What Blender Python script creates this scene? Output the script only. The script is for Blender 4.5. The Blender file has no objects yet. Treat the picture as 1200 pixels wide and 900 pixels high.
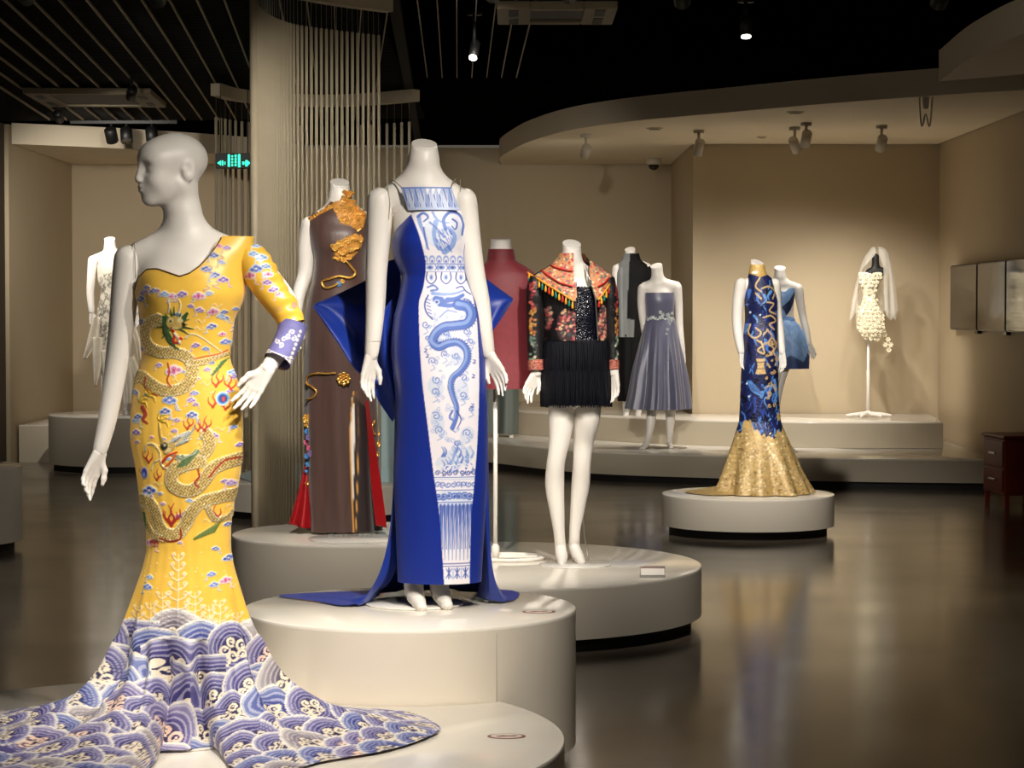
import bpy, math, random
import numpy as np
from mathutils import Vector
random.seed(7); RNG = np.random.default_rng(11)
PI = math.pi
scene = bpy.context.scene
COL = scene.collection
# ------------------------------------------------------------------ camera, world, exposure
FPX, CX, CY, CAMZ = 2650.0, 600.0, 450.0, 1.53          # focal length in pixels of a 1200 x 900 frame
TH = math.atan(85 / FPX)                                 # camera pitched slightly down
cam_d = bpy.data.cameras.new('camera'); cam = bpy.data.objects.new('camera', cam_d); COL.objects.link(cam)
cam_d.sensor_width = 36.0; cam_d.lens = FPX / 1200 * 36.0; cam_d.clip_end = 200
cam.location = (0, 0, CAMZ); cam.rotation_euler = (PI / 2 - TH, 0, 0)
scene.camera = cam
world = bpy.data.worlds.new('world'); scene.world = world; world.use_nodes = True
world.node_tree.nodes['Background'].inputs[0].default_value = (1.0, 0.88, 0.72, 1)
world.node_tree.nodes['Background'].inputs[1].default_value = 0.085
vs = scene.view_settings
vs.view_transform = 'Standard'; vs.look = 'None'; vs.exposure = 0.12; vs.gamma = 1.0; vs.use_curve_mapping = False
WARM = (1.0, 0.93, 0.83)

def P(x, y, d):
    """pixel -> world point(s) on the vertical plane at distance d"""
    x = np.asarray(x, float); y = np.asarray(y, float)
    vx = (x - CX) / FPX; vu = (CY - y) / FPX
    wy = math.cos(TH) + vu * math.sin(TH); wz = -math.sin(TH) + vu * math.cos(TH)
    k = d / wy
    return np.stack(np.broadcast_arrays(vx * k, k * wy, CAMZ + wz * k), -1)
def G(x, y, z):
    """pixel -> world point on the horizontal plane at height z"""
    vx = (x - CX) / FPX; vu = (CY - y) / FPX
    wy = math.cos(TH) + vu * math.sin(TH); wz = -math.sin(TH) + vu * math.cos(TH)
    k = (z - CAMZ) / wz
    return np.array([vx * k, wy * k, z])

# ------------------------------------------------------------------ materials
def lin(c):
    c = np.asarray(c, float) / 255.0
    return np.where(c <= 0.04045, c / 12.92, ((c + 0.055) / 1.055) ** 2.4)
MATS = {}
def mat(name, rgb, rough=0.5, metal=0.0, nscale=12.0, var=0.06, bump=0.0, bscale=None, spec=0.5, coat=0.0, coat_r=0.1,
        sheen=0.0, alpha=1.0, trans=0.0, emit=0.0, vcol=False, wave=None, rvar=0.0, stretch=None, anis=0.0):
    """procedural Principled material; rgb is an sRGB triple, varied by noise"""
    m = bpy.data.materials.new(name); m.use_nodes = True; MATS[name] = m
    nt = m.node_tree; n = nt.nodes; L = nt.links
    b = n['Principled BSDF']
    b.inputs['Roughness'].default_value = rough; b.inputs['Metallic'].default_value = metal
    b.inputs['Specular IOR Level'].default_value = spec
    b.inputs['Coat Weight'].default_value = coat; b.inputs['Coat Roughness'].default_value = coat_r
    b.inputs['Sheen Weight'].default_value = sheen
    b.inputs['Alpha'].default_value = alpha; b.inputs['Transmission Weight'].default_value = trans
    b.inputs['Anisotropic'].default_value = anis
    tc = n.new('ShaderNodeTexCoord'); src = tc.outputs['Object']
    if stretch:
        mp = n.new('ShaderNodeMapping'); mp.inputs['Scale'].default_value = stretch
        L.new(src, mp.inputs['Vector']); src = mp.outputs['Vector']
    nz = n.new('ShaderNodeTexNoise'); nz.inputs['Scale'].default_value = nscale; nz.inputs['Detail'].default_value = 5
    L.new(src, nz.inputs['Vector'])
    hs = n.new('ShaderNodeHueSaturation')
    mr = n.new('ShaderNodeMapRange'); mr.inputs['To Min'].default_value = 1 - var; mr.inputs['To Max'].default_value = 1 + var
    mr.inputs['From Min'].default_value = 0.25; mr.inputs['From Max'].default_value = 0.75
    L.new(nz.outputs['Fac'], mr.inputs['Value']); L.new(mr.outputs['Result'], hs.inputs['Value'])
    if vcol:
        at = n.new('ShaderNodeAttribute'); at.attribute_name = 'Col'; L.new(at.outputs['Color'], hs.inputs['Color'])
        if vcol == 'metal':
            L.new(at.outputs['Alpha'], b.inputs['Metallic'])
    else:
        hs.inputs['Color'].default_value = (*lin(rgb), 1)
    L.new(hs.outputs['Color'], b.inputs['Base Color'])
    if rvar:
        mr2 = n.new('ShaderNodeMapRange'); mr2.inputs['To Min'].default_value = rough - rvar; mr2.inputs['To Max'].default_value = rough + rvar
        mr2.inputs['From Min'].default_value = 0.3; mr2.inputs['From Max'].default_value = 0.7
        L.new(nz.outputs['Fac'], mr2.inputs['Value']); L.new(mr2.outputs['Result'], b.inputs['Roughness'])
    if bump:
        bp = n.new('ShaderNodeBump'); bp.inputs['Strength'].default_value = min(1, bump); bp.inputs['Distance'].default_value = 0.004
        if wave:
            tx = n.new('ShaderNodeTexVoronoi'); tx.inputs['Scale'].default_value = wave; L.new(src, tx.inputs['Vector']); L.new(tx.outputs['Distance'], bp.inputs['Height'])
        else:
            tx = n.new('ShaderNodeTexNoise'); tx.inputs['Scale'].default_value = bscale or nscale * 4; tx.inputs['Detail'].default_value = 4
            L.new(src, tx.inputs['Vector']); L.new(tx.outputs['Fac'], bp.inputs['Height'])
        L.new(bp.outputs['Normal'], b.inputs['Normal'])
    if emit:
        L.new(hs.outputs['Color'], b.inputs['Emission Color']); b.inputs['Emission Strength'].default_value = emit
    return m

# ------------------------------------------------------------------ mesh plumbing
BASE = {}
def mesh(verts, faces, smooth=True, col=None):
    verts = np.asarray(verts, float).reshape(-1, 3)
    me = bpy.data.meshes.new('m')
    if isinstance(faces, np.ndarray):
        nv, nf, k = len(verts), len(faces), faces.shape[1]
        me.vertices.add(nv); me.vertices.foreach_set('co', verts.astype(np.float32).ravel())
        me.loops.add(nf * k); me.loops.foreach_set('vertex_index', faces.astype(np.int32).ravel())
        me.polygons.add(nf); me.polygons.foreach_set('loop_start', np.arange(0, nf * k, k, dtype=np.int32))
        me.update(calc_edges=True)
    else:
        me.from_pydata([tuple(v) for v in verts], [], [tuple(f) for f in faces]); me.update()
    if col is not None:
        c = np.asarray(col, float).reshape(len(verts), -1)
        a = me.color_attributes.new('Col', 'FLOAT_COLOR', 'POINT')
        out = np.ones((len(verts), 4), np.float32); out[:, :c.shape[1]] = c
        a.data.foreach_set('color', out.ravel())
    if smooth: me.polygons.foreach_set('use_smooth', np.ones(len(me.polygons), bool))
    return me
def tag(o, label, cat, group=None, kind=None):
    if label: o['label'] = label
    if cat: o['category'] = cat
    if group: o['group'] = group
    if kind: o['kind'] = kind
    return o
def thing(name, loc, label, cat, group=None, kind=None):
    o = bpy.data.objects.new(name, None); COL.objects.link(o); o.empty_display_size = 0.1
    o.location = tuple(float(v) for v in loc); BASE[o] = np.array(loc, float)
    return tag(o, label, cat, group, kind)
def part(name, vf, m, parent=None, smooth=True, label=None, kind=None):
    v, f = vf[0], vf[1]; col = vf[2] if len(vf) > 2 else None
    v = np.asarray(v, float).reshape(-1, 3)
    b = BASE[parent] if parent is not None else np.zeros(3)
    me = mesh(v - b, f, smooth, col); me.name = name
    o = bpy.data.objects.new(name, me); COL.objects.link(o)
    me.materials.append(MATS[m])
    if parent is not None: o.parent = parent
    BASE[o] = b
    if label: o['label'] = label
    if kind: o['kind'] = kind
    return o
def single(name, vf, m, loc, label, cat, group=None, kind=None, smooth=True):
    """a thing of one mesh with its origin at loc"""
    v = np.asarray(vf[0], float).reshape(-1, 3) - np.array(loc, float)
    me = mesh(v, vf[1], smooth, vf[2] if len(vf) > 2 else None); me.name = name
    o = bpy.data.objects.new(name, me); COL.objects.link(o); me.materials.append(MATS[m])
    o.location = tuple(float(q) for q in loc); BASE[o] = np.array(loc, float)
    return tag(o, label, cat, group, kind)
def inst(o, parent=None, dl=(0, 0, 0)):
    c = o.copy(); COL.objects.link(c); BASE[c] = BASE.get(o, np.zeros(3))
    if parent is not None: c.parent = parent
    c.location = Vector(o.location) + Vector(dl)
    return c
def join(*vfs):
    V, F, n = [], [], 0
    for vf in vfs:
        v = np.asarray(vf[0], float).reshape(-1, 3); V.append(v)
        F += [tuple(int(i) + n for i in f) for f in vf[1]]; n += len(v)
    return np.concatenate(V), F

# ------------------------------------------------------------------ shapes
def box(x0, x1, y0, y1, z0, z1, bev=0.0):
    if bev <= 0:
        v = [(x, y, z) for z in (z0, z1) for y in (y0, y1) for x in (x0, x1)]
        return np.array(v), [(0, 2, 3, 1), (4, 5, 7, 6), (0, 1, 5, 4), (2, 6, 7, 3), (0, 4, 6, 2), (1, 3, 7, 5)]
    b = bev; V = []
    rings = [(z0, b), (z0 + b, 0), (z1 - b, 0), (z1, b)]
    for z, i in rings:
        c = b
        pts = [(x0 + c, y0 + i), (x1 - c, y0 + i), (x1 - i, y0 + c), (x1 - i, y1 - c), (x1 - c, y1 - i), (x0 + c, y1 - i), (x0 + i, y1 - c), (x0 + i, y0 + c)]
        V += [(p[0], p[1], z) for p in pts]
    F = [tuple(range(7, -1, -1)), tuple(range(24, 32))]
    for r in range(3):
        for k in range(8):
            a = r * 8 + k; c2 = r * 8 + (k + 1) % 8; F.append((a, c2, c2 + 8, a + 8))
    return np.array(V), F
def rot_z(vf, ang, c):
    v = np.asarray(vf[0], float) - c; ca, sa = math.cos(ang), math.sin(ang)
    w = v.copy(); w[:, 0] = v[:, 0] * ca - v[:, 1] * sa; w[:, 1] = v[:, 0] * sa + v[:, 1] * ca
    return (w + c, *vf[1:])
def lathe(prof, c, n=48, axis=None):
    """prof = [(r,z)] revolved about z at c, or about a direction axis"""
    V = []; F = []
    for r, z in prof:
        for k in range(n):
            a = 2 * PI * k / n; V.append((r * math.cos(a), r * math.sin(a), z))
    m = len(prof)
    for i in range(m - 1):
        for k in range(n):
            k2 = (k + 1) % n; F.append((i * n + k, i * n + k2, (i + 1) * n + k2, (i + 1) * n + k))
    F.append(tuple(range(n - 1, -1, -1))); F.append(tuple((m - 1) * n + k for k in range(n)))
    V = np.array(V)
    if axis is not None:
        q = Vector((0, 0, 1)).rotation_difference(Vector(axis)).to_matrix(); V = V @ np.array(q).T
    return V + np.array(c, float), F
def prism(poly, z0, z1, bev=0.0):
    """vertical extrusion of a plan outline (anticlockwise)"""
    p = np.asarray(poly, float); n = len(p); V = []; F = []
    lv = [(p, z0), (p, z1)]
    if bev:
        nx = np.roll(p, -1, 0) - np.roll(p, 1, 0); nx /= np.linalg.norm(nx, axis=1)[:, None] + 1e-9
        nrm = np.stack([nx[:, 1], -nx[:, 0]], 1)
        lv = [(p, z0), (p, z1 - bev), (p - nrm * bev * 0.3, z1 - bev * 0.3), (p - nrm * bev, z1)]
    for q, z in lv: V += [(a, b, z) for a, b in q]
    for i in range(len(lv) - 1):
        for k in range(n):
            k2 = (k + 1) % n; F.append((i * n + k, i * n + k2, (i + 1) * n + k2, (i + 1) * n + k))
    F.append(tuple(range(n - 1, -1, -1))); F.append(tuple((len(lv) - 1) * n + k for k in range(n)))
    return np.array(V), F
def spline(pts, n):
    """Catmull-Rom through pts (any dimension), n samples"""
    p = np.asarray(pts, float); m = len(p)
    if m == 2: 
        u = np.linspace(0, 1, n)[:, None]; return p[0] * (1 - u) + p[1] * u
    seg = np.linalg.norm(np.diff(p[:, :2], axis=0), axis=1) + 1e-6; T = np.concatenate([[0], np.cumsum(seg)])
    tt = np.linspace(0, T[-1], n); i = np.clip(np.searchsorted(T, tt, 'right') - 1, 0, m - 2)
    u = ((tt - T[i]) / seg[i])[:, None]
    g = np.gradient(p, T, axis=0)
    h = seg[i][:, None]
    return ((2 * u**3 - 3 * u**2 + 1) * p[i] + (u**3 - 2 * u**2 + u) * h * g[i] + (-2 * u**3 + 3 * u**2) * p[i + 1] + (u**3 - u**2) * h * g[i + 1])
def pchip(x, y, q):
    x = np.asarray(x, float); y = np.asarray(y, float); q = np.clip(np.asarray(q, float), x[0], x[-1])
    h = np.diff(x); d = np.diff(y) / h
    if len(x) == 2: return y[0] + d[0] * (q - x[0])
    g = np.zeros(len(x)); s = d[:-1] * d[1:] > 0
    w1 = 2 * h[1:] + h[:-1]; w2 = h[1:] + 2 * h[:-1]
    with np.errstate(all='ignore'):
        hm = (w1 + w2) / (w1 / d[:-1] + w2 / d[1:])
    g[1:-1] = np.where(s, np.nan_to_num(hm), 0); g[0] = d[0]; g[-1] = d[-1]
    i = np.clip(np.searchsorted(x, q, 'right') - 1, 0, len(h) - 1); u = (q - x[i]) / h[i]
    return ((2 * u**3 - 3 * u**2 + 1) * y[i] + (u**3 - 2 * u**2 + u) * h[i] * g[i] + (-2 * u**3 + 3 * u**2) * y[i + 1] + (u**3 - u**2) * h[i] * g[i + 1])
def tube(pts, r, n=10, caps=True, smoothn=None, flat=1.0):
    """tube along 3-D points; r scalar or per point"""
    p = np.asarray(pts, float); r = np.broadcast_to(np.asarray(r, float), (len(p),)).copy()
    if smoothn:
        pr = spline(np.column_stack([p, r]) if False else np.column_stack([p, r]), smoothn) if len(p) > 2 else spline(np.column_stack([p, r]), smoothn)
        p, r = pr[:, :3], pr[:, 3]
    T = np.gradient(p, axis=0); T /= np.linalg.norm(T, axis=1)[:, None] + 1e-9
    up = np.array([0, 1.0, 0]) if abs(T[0, 1]) < 0.9 else np.array([1.0, 0, 0])
    V = []
    a = np.linspace(0, 2 * PI, n, endpoint=False)
    N = up
    for k in range(len(p)):
        N = N - T[k] * np.dot(N, T[k]); N /= np.linalg.norm(N) + 1e-9
        B = np.cross(T[k], N)
        V.append(p[k] + r[k] * (np.cos(a)[:, None] * N * flat + np.sin(a)[:, None] * B))
    V = np.concatenate(V); F = []
    for i in range(len(p) - 1):
        for k in range(n):
            k2 = (k + 1) % n; F.append((i * n + k, i * n + k2, (i + 1) * n + k2, (i + 1) * n + k))
    if caps: F.append(tuple(range(n - 1, -1, -1))); F.append(tuple((len(p) - 1) * n + k for k in range(n)))
    return V, F
def blob(c, r, n=8, m=6, rotm=None):
    """ellipsoid"""
    V = []; F = []
    r = np.broadcast_to(np.asarray(r, float), (3,))
    for i in range(m + 1):
        ph = PI * i / m
        for k in range(n):
            a = 2 * PI * k / n; V.append((math.sin(ph) * math.cos(a), math.sin(ph) * math.sin(a), math.cos(ph)))
    for i in range(m):
        for k in range(n):
            k2 = (k + 1) % n; F.append((i * n + k, (i + 1) * n + k, (i + 1) * n + k2, i * n + k2))
    V = np.array(V) * r
    if rotm is not None: V = V @ np.array(rotm).T
    return V + np.array(c, float), F

# ------------------------------------------------------------------ smooth-blended solids (signed distance field + surface nets)
def d_cone(q, a, b, r0, r1):
    a = np.array(a, float); b = np.array(b, float); ba = b - a
    h = np.clip(((q - a) @ ba) / (ba @ ba + 1e-12), 0, 1)
    return np.linalg.norm(q - a - h[..., None] * ba, axis=-1) - (r0 + (r1 - r0) * h)
def d_ell(q, c, r, R=None):
    p = q - np.array(c, float)
    if R is not None: p = p @ np.array(R)
    r = np.array(r, float)
    k0 = np.linalg.norm(p / r, axis=-1); k1 = np.linalg.norm(p / (r * r), axis=-1) + 1e-9
    return k0 * (k0 - 1) / k1
def smin(a, b, k):
    h = np.clip(0.5 + 0.5 * (b - a) / k, 0, 1); return b + (a - b) * h - k * h * (1 - h)
def sdf_mesh(fn, lo, hi, h):
    lo = np.array(lo, float); hi = np.array(hi, float)
    nx, ny, nz = (np.ceil((hi - lo) / h).astype(int) + 1)
    ax = [lo[i] + h * np.arange(k) for i, k in enumerate((nx, ny, nz))]
    Q = np.stack(np.meshgrid(*ax, indexing='ij'), -1)
    S = fn(Q); ins = S < 0
    cnt = np.zeros((nx - 1, ny - 1, nz - 1)); acc = np.zeros((nx - 1, ny - 1, nz - 1, 3))
    def sl(o): return tuple(slice(o[i], (nx, ny, nz)[i] - 1 + o[i]) for i in range(3))
    for axis in range(3):
        for o1 in (0, 1):
            for o2 in (0, 1):
                o = [0, 0, 0]; o[(axis + 1) % 3] = o1; o[(axis + 2) % 3] = o2
                e = list(o); e[axis] = 1
                A = S[sl(o)]; B = S[sl(e)]; m = (A < 0) != (B < 0)
                with np.errstate(all='ignore'): u = np.where(m, A / (A - B), 0)
                cr = np.zeros(acc.shape); cr[...] = np.array(o, float); cr[..., axis] += u
                acc += np.where(m[..., None], cr, 0); cnt += m
    act = cnt > 0; idx = -np.ones(act.shape, int); idx[act] = np.arange(act.sum())
    ijk = np.argwhere(act); V = lo + h * (ijk + acc[act] / cnt[act][:, None])
    F = []
    for axis in range(3):
        a1, a2 = (axis + 1) % 3, (axis + 2) % 3
        s0 = [slice(None)] * 3; s1 = [slice(None)] * 3
        s0[axis] = slice(0, -1); s1[axis] = slice(1, None)
        A = ins[tuple(s0)]; B = ins[tuple(s1)]; m = A != B
        e = np.argwhere(m)
        e = e[(e[:, a1] > 0) & (e[:, a2] > 0) & (e[:, a1] < act.shape[a1]) & (e[:, a2] < act.shape[a2])]
        if not len(e): continue
        def gi(d1, d2):
            w = e.copy(); w[:, a1] -= d1; w[:, a2] -= d2; return idx[w[:, 0], w[:, 1], w[:, 2]]
        q = np.stack([gi(1, 1), gi(0, 1), gi(0, 0), gi(1, 0)], 1)
        fl = ~A[e[:, 0], e[:, 1], e[:, 2]]; q[fl] = q[fl][:, ::-1]
        F.append(q)
    F = np.concatenate(F); F = F[(F >= 0).all(1)]
    return V, F
def solid(prims, k, h, cut=None, pad=None):
    """prims: ('c',a,b,r0,r1) round cones or ('e',c,r[,R]) ellipsoids, blended with radius k; cut=(point,normal) planes"""
    los, his = [], []
    for p in prims:
        if p[0] == 'c': los += [np.array(p[1]) - p[3], np.array(p[2]) - p[4]]; his += [np.array(p[1]) + p[3], np.array(p[2]) + p[4]]
        elif p[0] == 'e': m = max(p[2]); los.append(np.array(p[1]) - m); his.append(np.array(p[1]) + m)
    lo = np.min(los, 0) - 2.5 * h - k * .3; hi = np.max(his, 0) + 2.5 * h + k * .3
    def fn(Q):
        d = np.ones(Q.shape[:3]); ax = (Q[:, 0, 0, 0], Q[0, :, 0, 1], Q[0, 0, :, 2])
        for p in prims:
            if p[0] == 'c':
                kk = p[5] if len(p) > 5 else k; m = kk + 3 * h; a, b = np.array(p[1]), np.array(p[2])
                l_, u_ = np.minimum(a - p[3], b - p[4]) - m, np.maximum(a + p[3], b + p[4]) + m
            else:
                kk = p[4] if len(p) > 4 else k; m = kk + 3 * h; l_, u_ = np.array(p[1]) - max(p[2]) - m, np.array(p[1]) + max(p[2]) + m
                if len(p) <= 3 or p[3] is None: l_, u_ = np.array(p[1]) - np.array(p[2]) - m, np.array(p[1]) + np.array(p[2]) + m
            sl = tuple(slice(int(np.searchsorted(ax[i], l_[i])), int(np.searchsorted(ax[i], u_[i], 'right'))) for i in range(3))
            q = Q[sl]
            if not q.size: continue
            if p[0] == 'c': d[sl] = smin(d[sl], d_cone(q, *p[1:5]), kk)
            elif p[0] == 'e': d[sl] = smin(d[sl], d_ell(q, *p[1:4]), kk)
            else: d[sl] = -smin(-d[sl], d_ell(q, *p[1:4]), kk)          # carve
        for c in cut or []:
            d = np.maximum(d, (Q - np.array(c[0], float)) @ np.array(c[1], float))
        return d
    return sdf_mesh(fn, lo, hi, h)
# ------------------------------------------------------------------ material palette
mat('wall_paint', (186, 169, 140), 0.75, nscale=1.6, var=0.03, bump=0.08, bscale=60)
mat('unlit_wall', (66, 52, 40), 0.7, nscale=3, var=0.08)  # shade of the unlit left front wall, put into its colour
mat('soffit_paint', (226, 212, 186), 0.7, nscale=2, var=0.03)
mat('floor_concrete', (106, 96, 84), 0.16, nscale=1.1, var=0.06, rvar=0.045, spec=0.55, bump=0.02, bscale=7)
mat('ceiling_black', (6, 6, 5), 0.95, var=0.2, spec=0.0)
mat('grille_black', (16, 14, 12), 0.7, var=0.15, spec=0.1)
mat('runner_metal', (190, 176, 146), 0.5, metal=0.2, var=0.15)
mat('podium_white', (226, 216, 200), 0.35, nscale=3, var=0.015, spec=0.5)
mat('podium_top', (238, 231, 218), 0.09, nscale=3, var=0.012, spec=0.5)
mat('platform_paint', (206, 194, 172), 0.4, nscale=2, var=0.02)
mat('plinth_black', (14, 12, 11), 0.6, var=0.2)
mat('mannequin_white', (236, 230, 222), 0.42, nscale=5, var=0.012)
mat('seam_grey', (150, 142, 132), 0.6)
mat('glass_plate', (232, 228, 220), 0.06, var=0.0, spec=0.6)
mat('steel', (190, 186, 178), 0.3, metal=0.9, var=0.04)
mat('rod_cream', (196, 182, 154), 0.45, nscale=8, var=0.05)
mat('lamp_black', (16, 15, 14), 0.5, var=0.1)
mat('lamp_white', (200, 190, 172), 0.45, var=0.04)
mat('lamp_glow', (255, 244, 222), 0.4, var=0.0, emit=14.0)
mat('lamp_off', (70, 66, 60), 0.15, var=0.05)
mat('cassette_tan', (150, 136, 110), 0.6, var=0.06)
mat('cassette_dark', (34, 30, 26), 0.6, var=0.1)
mat('sign_green', (40, 240, 190), 0.4, var=0.02, emit=1.6)
mat('screen_gloss', (26, 22, 18), 0.08, var=0.03, spec=0.45)
mat('bezel_black', (12, 11, 10), 0.35, var=0.05)
mat('red_lacquer', (128, 40, 28), 0.4, nscale=4, var=0.1, spec=0.3)
mat('sticker_brown', (128, 74, 62), 0.5, var=0.05)
mat('sticker_white', (224, 214, 200), 0.4, var=0.02)
mat('acrylic', (225, 222, 214), 0.08, var=0.0, trans=0.6)

# ------------------------------------------------------------------ room shell
def structure(name, vf, m, smooth=False):
    o = part(name, vf, m, None, smooth); o['kind'] = 'structure'; return o
CEIL, SOF = 3.40, 3.21
def slab(x0, x1, y0, y1, z0, z1): return box(x0, x1, y0, y1, z0, z1)
structure('floor', slab(-9.5, 4.5, -3.0, 26.2, -0.1, 0.0), 'floor_concrete')
structure('wall_back', slab(-5.3, 1.82, 25.9, 26.1, 0, CEIL), 'wall_paint')
structure('wall_recess', slab(1.82, 2.0, 22.8, 25.9, 0, CEIL), 'wall_paint')
structure('wall_back_right', slab(2.0, 4.5, 22.8, 23.0, 0, CEIL), 'wall_paint')
structure('wall_right', slab(4.3, 4.5, 2.0, 22.8, 0, CEIL), 'wall_paint')
structure('wall_left', slab(-5.3, -5.03, 22.65, 25.9, 0, CEIL), 'wall_paint')
structure('wall_left_front', slab(-9.5, -5.06, 22.2, 22.6, 0, CEIL), 'unlit_wall')
ceiling = structure('ceiling', slab(-9.5, 4.5, 2.0, 26.2, CEIL + 0.05, CEIL + 0.15), 'ceiling_black')
sof = spline([(-0.12, 25.88), (-0.14, 25.1), (0.0, 23.6), (0.2, 22.3), (0.7, 20.65), (1.2, 19.85), (1.74, 19.25), (2.5, 18.4), (3.3, 17.65), (4.28, 16.95)], 60)
structure('trim_1', prism(np.concatenate([sof, [(4.28, 22.78), (1.83, 22.78), (1.81, 22.9), (1.81, 25.88)]]), SOF, CEIL + 0.02), 'soffit_paint')
s2 = spline([(4.28, 10.9), (3.6, 11.3), (3.1, 12.3), (2.95, 13.1), (2.9, 14.2), (2.97, 15.8)], 40)
structure('trim_2', prism(np.concatenate([s2[::-1], s2[:1], [(4.28, 15.0), (3.47, 15.3)]]), 3.13, 3.345), 'soffit_paint')
s3 = spline([(-5.02, 22.75), (-4.3, 23.2), (-3.2, 24.2), (-2.6, 25.0), (-2.4, 25.88)], 30)
structure('trim_3', prism(np.concatenate([s3, [(-5.02, 25.88)]]), SOF, CEIL + 0.02), 'soffit_paint')
# skirting board along the right wall
structure('baseboard_right', box(4.27, 4.3, 5.0, 19.2, 0, 0.1), 'wall_paint')
# ceiling runners (bright long bars) and fine dark cross slats
def bar2(a, b, w, z0, z1):
    a = np.array(a, float); b = np.array(b, float); t = (b - a) / np.linalg.norm(b - a); n = np.array([-t[1], t[0]]) * w / 2
    return prism([a + n, a - n, b - n, b + n][::-1] if False else [a - n, b - n, b + n, a + n], z0, z1)
for i, px in enumerate(range(-150, 470, 32)):
    X0 = (px - 600) / 195.0
    part('ceiling_runner', bar2((X0 + 0.075 * 6, 7.5), (X0 - 0.075 * 8.5, 22.0), 0.007, CEIL - 0.02, CEIL), 'runner_metal', ceiling, False)
for i, px in enumerate(range(490, 640, 23)):
    X0 = (px - 600) / 195.0
    part('ceiling_runner', bar2((X0 + 0.024 * 6, 7.5), (X0 - 0.024 * 4.5, 18.0), 0.006, CEIL - 0.02, CEIL), 'runner_metal', ceiling, False)
cs = [bar2((-6.5, y + 0.45), (-0.85, y + 0.03), 0.022, CEIL, CEIL + 0.03) for y in np.arange(8, 22, 0.075)]
part('cross_slat', join(*cs), 'grille_black', ceiling, False, kind='stuff')
part('ceiling_beam', bar2((-0.55, 8.0), (-1.05, 25.6), 0.07, CEIL - 0.02, CEIL + 0.05), 'grille_black', ceiling, False)

# ------------------------------------------------------------------ lamps
def spot_head(pos, target, watts=0, size=40, style='black', glow=True, label=None, group=None, blend=1.0, L=0.15, r=0.045, soft=0.05, mount=None, color=WARM):
    pos = np.array(pos, float); target = np.array(target, float)
    d = target - pos; d /= np.linalg.norm(d)
    m = 'lamp_black' if style == 'black' else 'lamp_white'
    topz = (CEIL + 0.05) if mount is None else mount
    t = thing('spotlight', (pos[0], pos[1], topz), label, 'spotlight', group)
    part('mount', lathe([(0.05, topz - 0.03), (0.05, topz)], (pos[0], pos[1], 0), 20), m, t)
    part('bracket', tube([(pos[0], pos[1], topz - 0.02), (pos[0], pos[1], pos[2] + 0.0)], 0.013, 8), m, t)
    part('head', lathe([(r * 0.75, -L * 0.5), (r, -L * 0.4), (r, L * 0.5), (r * 0.86, L * 0.5)], pos, 24, d), m, t)
    part('lens', lathe([(r * 0.85, L * 0.47), (r * 0.85, L * 0.5 + 0.002)], pos, 24, d), 'lamp_glow' if glow else 'lamp_off', t)
    if watts:
        ld = bpy.data.lights.new('spot_beam', 'SPOT'); ld.energy = watts; ld.spot_size = math.radians(size); ld.spot_blend = blend
        ld.color = color; ld.shadow_soft_size = soft
        lo = bpy.data.objects.new('spot_beam', ld); COL.objects.link(lo); lo.parent = t
        lo.location = Vector(pos + d * (L * 0.5 + 0.02)) - Vector((pos[0], pos[1], topz))
        lo.rotation_euler = Vector(-d).to_track_quat('Z', 'Y').to_euler()
    return t
HZ = 3.22
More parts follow.
